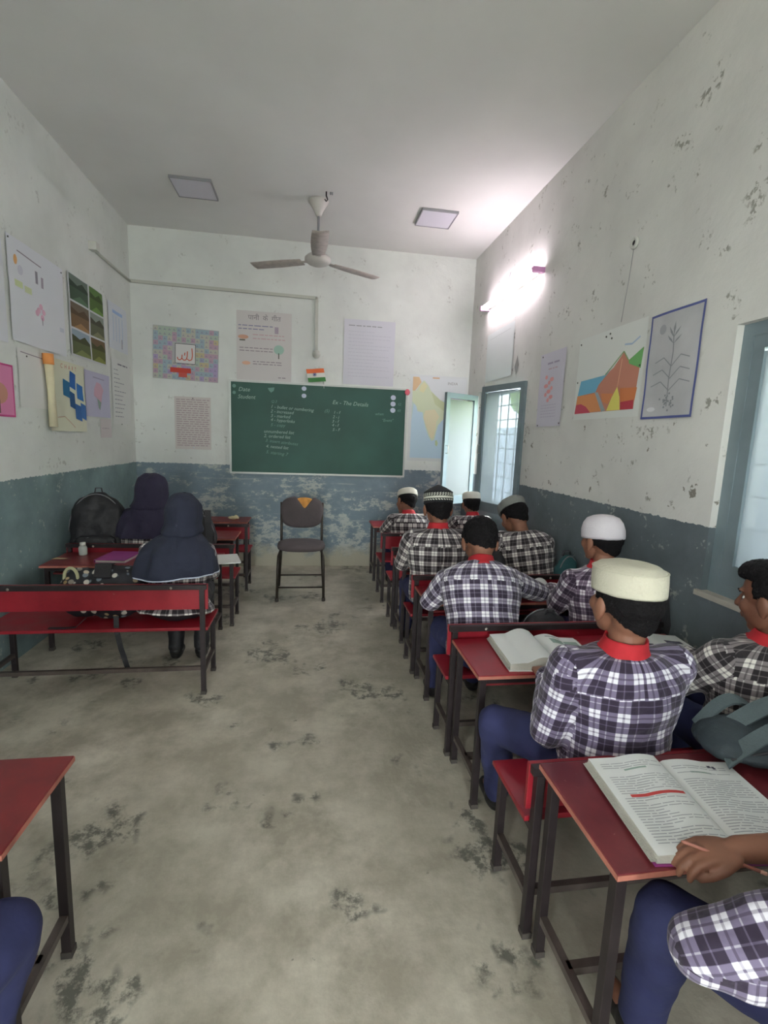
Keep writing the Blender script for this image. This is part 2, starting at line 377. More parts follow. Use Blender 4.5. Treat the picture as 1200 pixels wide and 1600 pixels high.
def organic(mb, name, voxel, smooth=4, mats=None, parent=None, off=None, fn=None, factor=.5):
    """voxel-union of overlapping closed pieces into one continuous smooth surface"""
    me = mb.mesh('tmp'); bm = bmesh.new(); bm.from_mesh(me); bmesh.ops.recalc_face_normals(bm, faces=bm.faces); bm.to_mesh(me); bm.free()
    o = bpy.data.objects.new('tmp', me); TS.collection.objects.link(o)
    r = o.modifiers.new('r', 'REMESH'); r.mode = 'VOXEL'; r.voxel_size = voxel; r.adaptivity = 0
    if smooth:
        q = o.modifiers.new('s', 'SMOOTH'); q.factor = factor; q.iterations = smooth
    dg = work_graph()
    nm = bpy.data.meshes.new_from_object(o.evaluated_get(dg)); bpy.data.objects.remove(o); bpy.data.meshes.remove(me)
    nm.name = name; nm.materials.clear()
    if fn: fn(nm)
    if off is not None: nm.transform(Matrix.Translation(-V(off)))
    nm.polygons.foreach_set('use_smooth', [True]*len(nm.polygons))
    return link(name, nm, mats, parent)
def coords(me):
    a = np.empty(len(me.vertices)*3, np.float32); me.vertices.foreach_get('co', a); return a.reshape(-1, 3)
def norms(me): return list(zip(me.vertices, [v.normal.copy() for v in me.vertices]))
def wrinkle(me, amp, sc, seed=0):
    N = [v.normal.copy() for v in me.vertices]
    for v, n_ in zip(me.vertices, N):
        p = v.co*sc + V((seed, seed, seed)); v.co += n_*(noise.noise(p)*amp + noise.noise(p*2.3)*amp*.4)

# ------------------------------------------------------------------ the room
def struct(o): o['kind'] = 'structure'; return o
T = .24
def wallpiece(name, mt, boxes):
    mb = MB()
    for a, b in boxes: mb.box(a, b)
    return struct(mb.build(name, mt))
struct(MB().box((XL-T, YF-T, -.2), (XR+T, YB+T, 0)).build('floor', M['floor']))
struct(MB().box((XL-T, YF-T, H), (XR+T, YB+T, H+.2)).build('ceiling', M['ceil']))
wallpiece('wall_back', M['back'], [((XL-T, YB, 0), (XR+T, YB+T, H))])
w3 = ADDED_WIN
wallpiece('wall_left', M['left'], [((XL-T, YF, 0), (XL, w3[0], H)), ((XL-T, w3[1], 0), (XL, YB, H)), ((XL-T, w3[0], 0), (XL, w3[1], w3[2])), ((XL-T, w3[0], w3[3]), (XL, w3[1], H))])
w1, w2 = WIN1, WIN2
wallpiece('wall_right', M['right'], [((XR, YF, 0), (XR+T, w3[0], H)), ((XR, w3[1], 0), (XR+T, w1[0], H)), ((XR, w3[0], 0), (XR+T, w3[1], w3[2])), ((XR, w3[0], w3[3]), (XR+T, w3[1], H)), ((XR, w1[1], 0), (XR+T, w2[0], H)), ((XR, w2[1], 0), (XR+T, YB, H)),
    ((XR, w1[0], 0), (XR+T, w1[1], w1[2])), ((XR, w1[0], w1[3]), (XR+T, w1[1], H)), ((XR, w2[0], 0), (XR+T, w2[1], w2[2])), ((XR, w2[0], w2[3]), (XR+T, w2[1], H))])
wallpiece('wall_rear', M['rear'], [((XL, YF-T, 0), (ADDED_DOOR[0], YF, H)), ((ADDED_DOOR[1], YF-T, 0), (XR, YF, H)), ((ADDED_DOOR[0], YF-T, ADDED_DOOR[3]), (ADDED_DOOR[1], YF, H))])
mb = MB()
for a in (ADDED_DOOR[0], ADDED_DOOR[1]-.07): mb.box((a, YF-.14, 0), (a+.07, YF-.02, ADDED_DOOR[3]))
mb.box((ADDED_DOOR[0], YF-.14, ADDED_DOOR[3]-.07), (ADDED_DOOR[1], YF-.02, ADDED_DOOR[3])); struct(mb.build('added_door_1', M['frame']))  # frame of the added doorway, out of view

def leaf(mb_parent, hinge, free, z0, z1, label=None, stile=.055, bottom=.09):
    """one glazed shutter leaf between two plan points"""
    h, f = V((*hinge, 0)), V((*free, 0)); d = (f-h); W = d.length; d.normalize(); th = .034
    mb = MB(); up = (0, 0, 1)
    for s in (stile/2, W-stile/2): mb.bar(h+d*s+V((0,0,z0)), h+d*s+V((0,0,z1)), th, stile, up=d)
    def rail(z, hh): mb.bar(h+d*stile+V((0,0,z)), h+d*(W-stile)+V((0,0,z)), th*.98, hh)
    rail(z1-stile/2, stile); rail(z0+bottom/2, bottom)
    o = mb.build('window_shutter', M['frame'], mb_parent)
    g = MB().bar(h+d*stile*.9+V((0,0,(z0+z1)/2)), h+d*(W-stile*.9)+V((0,0,(z0+z1)/2)), .005, z1-z0-stile-bottom+.01)
    g.build('pane', M['glass'], o)
    n = d.cross(V(up)); k = MB()
    k.tube([h+d*(W-stile/2)+V((0,0,(z0+z1)/2+.04))-n*.02, h+d*(W-stile/2)+V((0,0,(z0+z1)/2+.04))-n*.045, h+d*(W-stile/2)+V((0,0,(z0+z1)/2-.04))-n*.045, h+d*(W-stile/2)+V((0,0,(z0+z1)/2-.04))-n*.02], .004, 6)
    k.build('latch_handle', M['screw'], o)
    return o
def window(idx, w, leaves):
    y0, y1, z0, z1 = w; x = XR+.035
    mb = MB(); t = .055
    mb.box((x, y0, z0), (x+.08, y0+t, z1)); mb.box((x, y1-t, z0), (x+.08, y1, z1))
    mb.box((x, y0+t, z0), (x+.08, y1-t, z0+t)); mb.box((x, y0+t, z1-t), (x+.08, y1-t, z1))
    root = struct(mb.build('window_%d' % idx, M['frame']))
    sl = MB().box((XR-.018, y0-.02, z0-.022), (XR+T-.001, y1+.02, z0+.002)); sl.build('window_sill', mat('sill_cement', (176, 172, 162), .8, var=.15), root)
    g = MB()
    for k in range(1, 6):
        yy = y0+(y1-y0)*k/6; g.tube([(XR+.19, yy, z0), (XR+.19, yy, z1)], .006, 8)
    for k in range(1, 8):
        zz = z0+(z1-z0)*k/8; g.tube([(XR+.19, y0, zz), (XR+.19, y1, zz)], .005, 8)
    g.build('window_grille', M['iron'], root)
    for a in leaves: leaf(root, *a)
window(1, w1, [((XR+.055, 1.875), (XR+.055, 1.32), .915, 1.995), ((XR+.055, .755), (XR+.055, 1.31), .915, 1.995)])
window(2, w2, [((XR-.009, 3.985), (1.650, 4.60), .85, 2.04), ((XR-.02, 5.19), (1.375, 4.95), .84, 2.01)])
# outside: yard, boundary wall and trees seen blurred through the panes
struct(MB().box((-9, -9, -.35), (9, 11, -.21)).build('ground', M['soil']))
bw = MB().box((2.95, -6, -.21), (3.15, 11, 1.75)).build('boundary_wall', M['outwall']); struct(bw)
for i, (yy, hh) in enumerate(((0.2, 2.6), (2.6, 3.0), (5.0, 2.7), (7.6, 3.1))):
    t = empty('tree', (4.4, yy, -.21), 'leafy tree outside, '+('right of the camera', 'beyond the nearer window', 'beyond the farther window', 'farthest past the board wall')[i], 'tree', 'trees outside the windows')
    mb = MB(); mb.tube([(0, 0, 0), (.05, .04, hh*.4), (0, 0, hh*.7)], [.1, .08, .05], 10); mb.build('trunk', mat('bark', (92, 78, 62), .9), t)
    mb = MB()
    for k in range(9): mb.ell((random.uniform(-.6, .6), random.uniform(-.9, .9), hh*random.uniform(.45, .95)), (.6, .65, .5), n=12)
    organic(mb, 'foliage', .09, 2, M['leaf'], t, fn=lambda me: wrinkle(me, .12, 5))

# ------------------------------------------------------------------ furniture
def table(x0, x1, y0, y1, topm, label, z=.6, shelf=True, grp='two-seat school desks'):
    c = V(((x0+x1)/2, (y0+y1)/2, 0)); t = empty('school_desk', c, label, 'desk', grp)
    hx, hy = (x1-x0)/2, (y1-y0)/2; q = .026
    mb = MB().box((-hx, -hy, z-.018), (hx, hy, z)); mb.build('desktop', topm, t, bevel=.003)
    e = MB()
    e.box((-hx-.0015, -hy-.0015, z-.0165), (hx+.0015, -hy+.0015, z-.0035)); e.box((-hx-.0015, -hy, z-.0165), (-hx+.0015, hy, z-.0035)); e.box((hx-.0015, -hy, z-.0165), (hx+.0015, hy, z-.0035))
    e.build('edge_band', M['edge'], t)
    ix, iy = hx-.03, hy-.035
    for sx in (-1, 1):
        for sy in (-1, 1):
            l = MB().box((sx*ix-q/2, sy*iy-q/2, .012), (sx*ix+q/2, sy*iy+q/2, z-.018)).build('leg', M['steel'], t, bevel=.002)
            MB().box((sx*ix-q/2-.002, sy*iy-q/2-.002, 0), (sx*ix+q/2+.002, sy*iy+q/2+.002, .02)).build('foot_cap', M['rubber'], l)
        MB().bar((sx*ix, -iy+q/2, .13), (sx*ix, iy-q/2, .13), .022, .022).build('side_rail', M['rail'], t)
        MB().bar((sx*ix, -iy+q/2, z-.032), (sx*ix, iy-q/2, z-.032), .024, .024).build('top_rail', M['steel'], t)
    MB().bar((-ix, 0, .13), (ix, 0, .13), .022, .022).build('stretcher', M['rail'], t)
    for sy in (-1, 1): MB().bar((-ix+q/2, sy*iy, z-.033), (ix-q/2, sy*iy, z-.033), .024, .026).build('apron', M['steel'], t)
    if shelf: MB().box((-ix+.02, -iy+.03, z-.078), (ix-.02, iy-.016, z-.066)).build('book_shelf', M['redwall'], t)
    return t
def bench(x0, x1, y0, depth, m_, label, top=.655, z=.395, grp='two-seat school benches'):
    hx = (x1-x0)/2; t = empty('school_bench', ((x0+x1)/2, y0, 0), label, 'bench', grp); q = .026
    MB().box((-hx, .012, z-.018), (hx, depth, z)).build('seat', m_, t, bevel=.003)
    MB().box((-hx, depth-.0015, z-.016), (hx, depth+.0015, z-.003)).build('edge_band', M['edge'], t)
    MB().box((-hx-.004, .003, top-.148), (hx+.004, .018, top)).build('backrest', m_, t, bevel=.002)
    ix = hx-.025
    MB().bar((-hx, -.008, top-.013), (hx, -.008, top-.013), .022, .026).build('back_rail', M['steel'], t)
    for sx in (-1, 1):
        for y, zz, n in ((-.008, top-.026, 0), (depth-.04, z-.018, 1)):
            l = MB().box((sx*ix-q/2, y-q/2, .012), (sx*ix+q/2, y+q/2, zz)).build('leg', M['steel'], t, bevel=.002)
            MB().box((sx*ix-q/2-.002, y-q/2-.002, 0), (sx*ix+q/2+.002, y+q/2+.002, .02)).build('foot_cap', M['rubber'], l)
        MB().bar((sx*ix, 0, .14), (sx*ix, depth-.05, .14), .022, .022).build('side_rail', M['rail'], t)
        MB().bar((sx*ix, 0, z-.03), (sx*ix, depth-.05, z-.03), .022, .022).build('seat_rail', M['steel'], t)
    MB().bar((-ix, -.008, .16), (ix, -.008, .16), .02, .022).build('stretcher', M['rail'], t)
    for sx in (-.55, .55):
        MB().lathe([(.0, -.004), (.008, -.004), (.008, 0), (.0, .002)], (sx*ix*1.3, -.0195, top-.016), 10, axis=(0, -1, 0)).build('screw', M['screw'], t)
    return t
RX0, RX1 = .665, 1.755
dsk = [(.815, 1.175, M['mauve'], 'reflection-dulled maroon desk nearest the camera on the right, under the big open textbook'),
       (1.69, 2.045, M['red'], 'bright red desk with two open books, before the cream-cap boy'),
       (2.53, 2.86, M['red'], 'red desk the bareheaded boy writes on, mostly hidden by his back'),
       (3.33, 3.67, M['red'], 'red desk in front of the boy in the patterned black cap'),
       (4.93, 5.29, M['red'], 'farthest red desk on the window side, against the board wall')]
for a, b, mm, l in dsk: table(RX0, RX1, a, b, mm, l)
for a, d, mm, l in [(1.205, .27, M['red'], 'red bench behind the nearest right desk, seating the cream-cap boy'),
                    (2.075, .25, M['red'], 'red bench seating the bareheaded writing boy, behind the desk with two open books'),
                    (2.90, .25, M['red'], 'red bench seating the boys in the patterned black cap and the grey cap'),
                    (3.70, .25, M['red'], 'empty red bench between the patterned-cap boy and the farthest two boys'),
                    (4.28, .34, M['red'], 'red bench seating the two farthest boys in white caps'),
                    (.33, .27, M['red'], 'red bench at bottom right seating the boy with the pencil')]:
    bench(RX0-.01, RX1, a, d, mm, l, .655 if a > 1.5 else .575)
LX0, LX1 = -1.74, -.635
for a, b, l in [(1.01, 1.335, 'reddish brown desk at the bottom left corner of the photo'),
                (3.36, 3.735, 'brown-red desk in front of the nearer girl, with the purple book on it'),
                (4.25, 4.62, 'red desk in front of the farther girl, left side'),
                (5.09, 5.42, 'red desk standing against the board wall on the left, with a small soap on it')]:
    table(LX0, LX1, a, b, M['redwall'], l, shelf=a > 2)
for a, d, l in [(2.745, .32, 'dark red bench seating the nearer girl, its full back facing the camera'),
                (3.775, .30, 'dark red bench seating the farther girl and the big black backpack'),
                (4.66, .28, 'empty red bench close to the front desk on the left'),
                (.33, .27, 'bench of the boy whose blue knee shows at the bottom left')]:
    bench(LX0-.02, LX1+.07, a, d, M['red'] if a > 1 else M['redwall'], l)

# padded chair by the chalkboard
ch = empty('padded_chair', (-.07, 4.55, 0), 'grey padded steel-tube chair with a torn backrest, alone before the chalkboard', 'chair')
for sx in (-1, 1):
    MB().tube([(sx*.212, -.22, .0), (sx*.205, -.21, .30), (sx*.20, -.19, .42), (sx*.185, -.12, .455), (sx*.18, .12, .455)], .0125, 12).build('leg', M['tube'], ch)
    MB().tube([(sx*.222, .26, .0), (sx*.205, .20, .25), (sx*.195, .16, .45), (sx*.195, .19, .62), (sx*.198, .215, .86)], .0125, 12).build('leg', M['tube'], ch)
    MB().lathe([(.0, 0), (.017, 0), (.017, .03), (.0, .031)], (sx*.212, -.22, 0), 12).build('rubber_tip', M['rubber'], ch)
MB().tube([(-.208, -.216, .13), (.208, -.216, .13)], .008, 8).build('stretcher', M['tube'], ch)
MB().tube([(-.21, .228, .12), (.21, .228, .12)], .008, 8).build('stretcher', M['tube'], ch)
def rr(hx, hy, p=3.2, n=48, notch=None):
    out = []
    for k in range(n):
        a = 2*PI*k/n; c_, s_ = math.cos(a), math.sin(a)
        r = (abs(c_)**p + abs(s_)**p)**(-1/p); out.append((hx*r*c_, hy*r*s_))
    return out
mb = MB(); o_ = rr(.222, .205, 2.7)
for z_, k in ((.458, .90), (.462, .985), (.482, 1.0), (.503, .975), (.513, .86), (.516, .5)): mb.add([], []) if 0 else None
mb.rings([[V((x*k, y*k-.02, z_)) for x, y in o_] for z_, k in ((.458, .90), (.464, .985), (.482, 1.0), (.503, .975), (.513, .86), (.516, .5))])
mb.build('seat', M['cushion'], ch)
mb = MB(); o_ = rr(.208, .155, 3.0, 96); rg = []
def bk(x, z, k, d):
    z2 = z*k; x2 = x*k
    if z2 > .03:
        cut = max(0, .115-abs(x2-.025)*1.35)                # the tear at the top edge
        z2 = min(z2, .150-cut) if cut > 0 else z2
    return V((x2, .195+d+.06*x2*x2*8, .765+z2))
for d, k in ((.03, .86), (.026, .98), (.0, 1.0), (-.022, .97), (-.032, .82), (-.034, .4)): rg.append([bk(x, z, k, d) for x, z in o_])
mb.rings(rg); mb.build('backrest', M['cushion'], ch)
mb = MB().rings([[V((x*k*.78+.02, .197+d, .765+.005+z*k*.92)) for x, z in rr(.17, .155, 2.4)] for d, k in ((.018, .8), (.012, .98), (-.004, 1), (-.012, .9), (-.014, .5))])
mb.build('foam_padding', M['foam'], ch)

# ------------------------------------------------------------------ text and flat print
def textmesh(body, size, font_shear=0.0):
    cu = bpy.data.curves.new('t', 'FONT'); cu.body = body; cu.size = size; cu.shear = font_shear; cu.resolution_u = 2
    o = bpy.data.objects.new('t', cu); TS.collection.objects.link(o)
    dg = work_graph()
    me = bpy.data.meshes.new_from_object(o.evaluated_get(dg)); bpy.data.objects.remove(o)
    vs = [v.co.copy() for v in me.vertices]; fs = [tuple(p.vertices) for p in me.polygons]; bpy.data.meshes.remove(me)
    return vs, fs
class Sheet:
    """a sheet of paper on a wall: local u to the right, v up; every print piece follows the sheet's own waves"""
    def __init__(s, name, label, cat, o, U, w, h, paper, wave=.003, tilt=0, group=None, th=.0012, gap=.0035, seed=0):
        s.o = V(o); U = V(U).normalized(); up = V((0,0,1)); s.U = (U*math.cos(tilt)+up*math.sin(tilt)); s.W = (up*math.cos(tilt)-U*math.sin(tilt))
        s.N = s.U.cross(s.W); s.w, s.h, s.wv, s.gap, s.seed = w, h, wave, gap, seed; s.root = None
        nu, nv = max(4, int(w/.04)), max(4, int(h/.04)); g = MB()
        for d, rev in ((0, 0), (-th, 1)):
            vs = [s.P(w*i/nu, h*j/nv, d) for j in range(nv+1) for i in range(nu+1)]
            fs = [(j*(nu+1)+i, j*(nu+1)+i+1, (j+1)*(nu+1)+i+1, (j+1)*(nu+1)+i) for j in range(nv) for i in range(nu)]
            g.add(vs, [f[::-1] for f in fs] if rev else fs, 0, True)
        me = g.mesh(name, s.o); s.root = tag(link(name, me, paper), label, cat, group); s.root.location = s.o
        s.pr = MB(); s.mats = []
    def P(s, u, v, d=0):
        wv = s.wv*(noise.noise(V((u*5, v*5, s.seed+.3)))+1)*.8
        return s.o + s.U*u + s.W*v + s.N*(s.gap+wv+d)
    def mi(s, m_):
        if m_ not in s.mats: s.mats.append(m_)
        return s.mats.index(m_)
    def grid(s, pts4, m_, n=6, d=.0009):
        a, b, c_, e = [V((*p, 0)) for p in pts4]
        vs = []
        for j in range(n+1):
            for i in range(n+1):
                q = (a*(1-i/n)+b*i/n)*(1-j/n) + (e*(1-i/n)+c_*i/n)*j/n; vs.append(s.P(q.x, q.y, d))
        s.pr.add(vs, [(j*(n+1)+i, j*(n+1)+i+1, (j+1)*(n+1)+i+1, (j+1)*(n+1)+i) for j in range(n) for i in range(n)], s.mi(m_))
    def rect(s, u0, v0, u1, v1, m_, d=.0009, n=None):
        s.grid([(u0, v0), (u1, v0), (u1, v1), (u0, v1)], m_, n or max(1, int(max(u1-u0, v1-v0)/.04)+1), d)
    def poly(s, pts, m_, d=.0009):
        # fan-tessellated with bmesh, then cut finely enough to follow the sheet
        bm = bmesh.new(); f = bm.faces.new([bm.verts.new((x, y, 0)) for x, y in pts])
        bmesh.ops.triangulate(bm, faces=[f])
        for _ in range(3):
            es = [e for e in bm.edges if e.calc_length() > .07]
            if not es: break
            bmesh.ops.subdivide_edges(bm, edges=es, cuts=1); bmesh.ops.triangulate(bm, faces=bm.faces[:])
        bm.verts.index_update()
        s.pr.add([s.P(v.co.x, v.co.y, d) for v in bm.verts], [tuple(v.index for v in f.verts) for f in bm.faces], s.mi(m_)); bm.free()
    def disc(s, u, v, ru, rv, m_, d=.0009, n=14): s.poly([(u+ru*math.cos(2*PI*k/n), v+rv*math.sin(2*PI*k/n)) for k in range(n)], m_, d)
    def line(s, pts, w, m_, d=.0012):
        for (a, b), (c_, e) in zip(pts, pts[1:]):
            q = V((c_-a, e-b)); 
            if q.length < 1e-6: continue
            nrm = V((-q.y, q.x)).normalized()*w/2
            s.grid([(a-nrm.x, b-nrm.y), (c_-nrm.x, e-nrm.y), (c_+nrm.x, e+nrm.y), (a+nrm.x, b+nrm.y)], m_, 2 if q.length < .1 else 5, d)
    def text(s, body, u, v, size, m_, shear=0, rot=0, d=.0012):
        vs, fs = textmesh(body, size, shear); cr, sr = math.cos(rot), math.sin(rot)
        s.pr.add([s.P(u+q.x*cr-q.y*sr, v+q.x*sr+q.y*cr, d) for q in vs], fs, s.mi(m_))
    def scribble(s, u0, u1, v, size, m_, rnd, d=.0011):
        """a row of small illegible word blocks"""
        u = u0
        while u < u1-size:
            L = min(rnd.uniform(1.2, 3.5)*size, u1-u); s.rect(u, v, u+L, v+size*.45, m_, d, 1); u += L+size*.6
    def pin(s, u, v, m_=None): 
        MB().lathe([(.0, 0), (.006, 0), (.006, .003), (.0, .005)], s.P(u, v, .0), 8, axis=s.N).build('pin', m_ or mat('dark_tape', (96, 96, 92), .8), s.root, off=s.o)
    def done(s, name='print'):
        if s.pr.v:
            me = s.pr.mesh(name, s.o); link(name, me, s.mats, s.root)['kind'] = 'stuff'
        return s.root
rnd = random.Random(2)
BW = lambda x, z: (x, YB, z)
# chalkboard
cb = Sheet('chalkboard', 'wide green chalkboard with chalk notes on the far wall', 'chalkboard', BW(-.865, 1.085), (1, 0, 0), 1.945, .975, M['board'], 0, .003, th=.012, gap=.016)
fr = MB(); W_, H_ = 1.945, .975
for a, b in (((-.012, -.02), (W_+.012, .0)), ((-.012, H_), (W_+.012, H_+.018)), ((-.014, 0), (.006, H_)), ((W_-.006, 0), (W_+.014, H_))):
    vs = [cb.P(u, v, d) for d in (-.014, .008) for u, v in ((a[0], a[1]), (b[0], a[1]), (b[0], b[1]), (a[0], b[1]))]
    fr.add(vs, [(3,2,1,0), (4,5,6,7), (0,1,5,4), (1,2,6,5), (2,3,7,6), (3,0,4,7)])
fr.build('board_frame', M['alu'], cb.root, off=cb.o)
K, KD = M['chalk'], M['chalkdim']
def cpx(x, y): return ((x-361)/265*1.93+.01, H_-(y-602-(x-361)*.035)/136*.965)
for body, x, y, sz, mm, rot in [('Date', 371, 616, .062, K, 0), ('Student', 370, 627, .06, K, 0), ('Q.3', 419, 633, .04, KD, 0),
    ('1 - bullet or numbering', 418, 641, .05, K, -.05), ('2 - increased', 418, 648, .048, K, -.04), ('3 - marked', 418, 655, .048, K, -.03),
    ('4 - hyperlinks', 418, 661, .048, K, -.05), ('5 - copy', 418, 669, .048, KD, -.02), ('unnumbered list', 408, 679, .05, K, -.02),
    ('2. ordered list', 408, 686, .05, K, -.03), ('3. insert attributes', 410, 693, .048, KD, -.09), ('4. nested list', 411, 702, .048, K, -.06), ('5. starting 7', 411, 711, .05, KD, -.1),
    ("Ex - The Details", 511, 634, .062, K, -.03), ('(5)', 499, 647, .05, KD, 0), ('1 - f', 513, 649, .045, K, 0), ('2 - j', 512, 656, .045, K, 0), ('3 - f', 511, 663, .045, K, 0),
    ('4 - f', 511, 669, .045, K, 0), ('5 - F', 512, 676, .045, K, 0), ('when', 578, 651, .045, KD, .03), ('"Event"', 589, 661, .045, KD, .03), ('12', 613, 635, .04, KD, 0), ('65', 613, 645, .04, KD, 0)]:
    u, v = cpx(x, y); cb.text(body, u, v, sz, mm, .25, rot)
for x, y in ((468, 611), (468, 622)): cb.disc(*cpx(x, y), .027, .024, M['trim'])
for x, y in ((606, 623), (606, 633), (606, 643)): cb.disc(*cpx(x, y), .03, .028, M['trim'])
cb.poly([cpx(x, y) for x, y in ((414, 611), (424, 610), (423, 615), (419, 618), (416, 615))], KD)
cb.disc(.04, .93, .02, .02, KD); cb.disc(.04, .86, .018, .018, KD)
cb.done('chalk_writing')
MB().lathe([(0, 0), (.03, 0), (.026, .012), (0, .014)], (1.075, YB-.03, 2.05), 12, axis=(0, -1, 0))
rb = MB().ell((1.085, YB-.032, 2.045), (.03, .008, .035), n=12); rb.build('ribbon', mat('pink_ribbon', (226, 110, 124), .7), cb.root, off=cb.o)

# posters on the far wall
p = Sheet('alphabet_chart', 'multicoloured calligraphy chart with a red word in its white centre', 'poster', BW(-1.66, 2.055), (1, 0, 0), .665, .54, col((176, 178, 178)), .003, -.03)
cols = [(178, 96, 104), (150, 156, 190), (196, 180, 130), (168, 190, 170), (186, 150, 170), (150, 176, 190), (188, 188, 170), (170, 150, 196)]
nx, ny = 14, 11
for i in range(nx):
    for j in range(ny):
        u0, v0 = .006+i*.0466, .006+j*.048
        n_ = noise.noise(V((i*.35, j*.35, 2)))
        c_ = cols[int((n_+1)*4.0+rnd.random()*2.2) % 8]
        if .20 < u0+.02 < .44 and .19 < v0+.02 < .40: continue
        p.rect(u0, v0, u0+.0466, v0+.048, col(tuple(int(x*.75+44) for x in c_)), n=1)
        p.rect(u0+.008, v0+.014, u0+.032, v0+.019, col((140, 132, 156)), .0014, 1); p.rect(u0+.016, v0+.02, u0+.021, v0+.032, col((140, 132, 156)), .0014, 1)
p.rect(.222, .17, .43, .375, col((66, 66, 66)), .0018); p.rect(.227, .175, .425, .37, col((214, 212, 210)), .0022)
for st_ in ([(.245, .235), (.252, .212), (.272, .206), (.290, .222), (.294, .262)], [(.292, .225), (.310, .206), (.334, .212), (.345, .245), (.347, .30)], [(.345, .225), (.365, .206), (.392, .218), (.398, .262), (.392, .335)], [(.318, .255), (.322, .285)]):
    p.line(st_, .0095, col((204, 92, 68)), d=.0028)
p.rect(.175, .075, .385, .125, col((204, 74, 60)), .002); p.rect(.26, .03, .345, .075, col((204, 92, 80)), .002); p.done()
p = Sheet('poem_chart', 'pale hand-lettered poem chart with a small green tree, above the left of the chalkboard', 'poster', BW(-.80, 2.085), (1, 0, 0), .58, .72, col((204, 200, 198)), .004, 0)
ik = col((142, 132, 140)); p.text('\u092a\u093e\u0928\u0940  \u0915\u0947  \u0917\u0940\u0924', .12, .63, .07, col((128, 124, 128)))
for v in (.565, .53): p.scribble(.02, .30 if v < .55 else .38, v, .02, col((128, 128, 158)), rnd)
for v in (.475, .435): p.scribble(.17, .52, v, .018, col((196, 158, 164)), rnd)
for v in (.335, .305): p.scribble(.03, .38, v, .018, ik, rnd)
for v in (.195, .17): p.scribble(.17, .48, v, .018, ik, rnd)
p.disc(.445, .335, .055, .05, col((160, 192, 178))); p.rect(.438, .24, .45, .30, col((110, 110, 100)), .0013); p.rect(.40, .50, .44, .57, col((170, 156, 170)))
p.disc(.07, .45, .055, .022, col((206, 160, 136))); p.rect(.03, .41, .09, .425, col((110, 108, 96))); p.disc(.10, .18, .045, .02, col((220, 176, 150))); p.scribble(.44, .52, .035, .02, ik, rnd); p.done()
p = Sheet('faded_notice', 'faded lavender handwritten sheet above the right of the chalkboard', 'poster', BW(.35, 2.10), (1, 0, 0), .57, .70, col((206, 206, 214)), .006, 0, seed=3)
p.scribble(.05, .42, .63, .022, col((150, 152, 156)), rnd)
for k in range(14): p.scribble(.05, .52 if k % 3 else .34, .57-k*.037, .012, col((190, 190, 200)), rnd)
p.done()
p = Sheet('lined_page', 'pale pink page of handwritten lines pinned under the alphabet chart', 'poster', BW(-1.45, 1.315), (1, 0, 0), .375, .56, col((204, 198, 194)), .004, 0, seed=5)
for k in range(22): p.scribble(.02, .36, .525-k*.0232, .018, col((166, 148, 152)), rnd)
p.pin(.19, .545); p.pin(.19, .02, M['trim']); p.done()
# small tricolour flag on a stick stuck above the board
fl = empty('paper_flag', (-.05, YB-.03, 2.10), 'small Indian tricolour paper flag above the chalkboard', 'flag')
for i, c_ in enumerate(((72, 132, 72), (224, 222, 214), (226, 112, 62))):
    mb = MB(); vs = []
    for j in range(2):
        for k in range(9):
            u = k*.024; vs.append((-.01+u+.012*(i+j-3)*-.8, .006*math.sin(u*30), -.005+(i+j)*.046+u*.10))
    mb.add(vs, [(k, k+1, 10+k, 9+k) for k in range(8)], 0, True); mb.build('flag_stripe', col(c_), fl)['label'] = ('green', 'white', 'orange')[i]+' stripe'
mb = MB()
for k in range(24):
    a = k*PI/12; mb.bar((.085, -.008, .079), (.085+.017*math.cos(a), -.008, .079+.017*math.sin(a)), .0015, .0012)
mb.tube([(.085+.018*math.cos(k*PI/10), -.008, .079+.018*math.sin(k*PI/10)) for k in range(20)], .0012, 4, closed=True); mb.build('wheel_emblem', col((60, 70, 140)), fl)
MB().tube([(.19, .01, -.06), (.17, .008, .14)], .003, 8).build('stick', M['alu'], fl)
# India map
p = Sheet('india_map', 'large pastel wall map of India beside the open window', 'map', BW(1.12, 1.27), (1, 0, 0), .68, .98, col((214, 218, 218)), .004, 0, seed=8)
p.rect(.03, .035, .66, .70, col((190, 214, 228))); p.rect(.03, .70, .66, .955, col((216, 220, 222)), .0007)
p.poly([(.03, .45), (.05, .66), (.10, .70), (.03, .72)], col((196, 214, 206)), .0012)
p.poly([(.03, .955), (.10, .955), (.13, .90), (.06, .80), (.03, .80)], col((222, 190, 150)), .0013)
p.poly([(.03, .80), (.07, .80), (.12, .88), (.16, .92), (.21, .87), (.25, .80), (.36, .71), (.45, .67), (.52, .70), (.66, .72), (.66, .60), (.56, .62), (.50, .58), (.46, .54), (.40, .48), (.35, .42), (.33, .34), (.315, .25), (.28, .235), (.245, .29), (.20, .40), (.17, .50), (.16, .56), (.10, .57), (.08, .63), (.03, .68)], col((212, 220, 190)), .0016)
p.poly([(.12, .86), (.16, .90), (.20, .86), (.16, .78), (.11, .80)], col((224, 220, 178)), .002)
p.poly([(.17, .50), (.19, .58), (.30, .60), (.36, .52), (.33, .46), (.32, .34), (.30, .27), (.27, .27), (.21, .40)], col((226, 218, 184)), .002)
p.poly([(.25, .80), (.36, .71), (.45, .67), (.52, .70), (.66, .72), (.66, .64), (.52, .62), (.42, .58), (.30, .66)], col((202, 210, 170)), .0021)
p.poly([(.325, .24), (.345, .25), (.36, .21), (.35, .175), (.33, .19)], col((190, 206, 160)), .0016)
p.rect(.26, .945, .34, .96, col((214, 176, 140)), .0012); p.text('INDIA', .44, .885, .045, col((150, 150, 150)))
p.done()
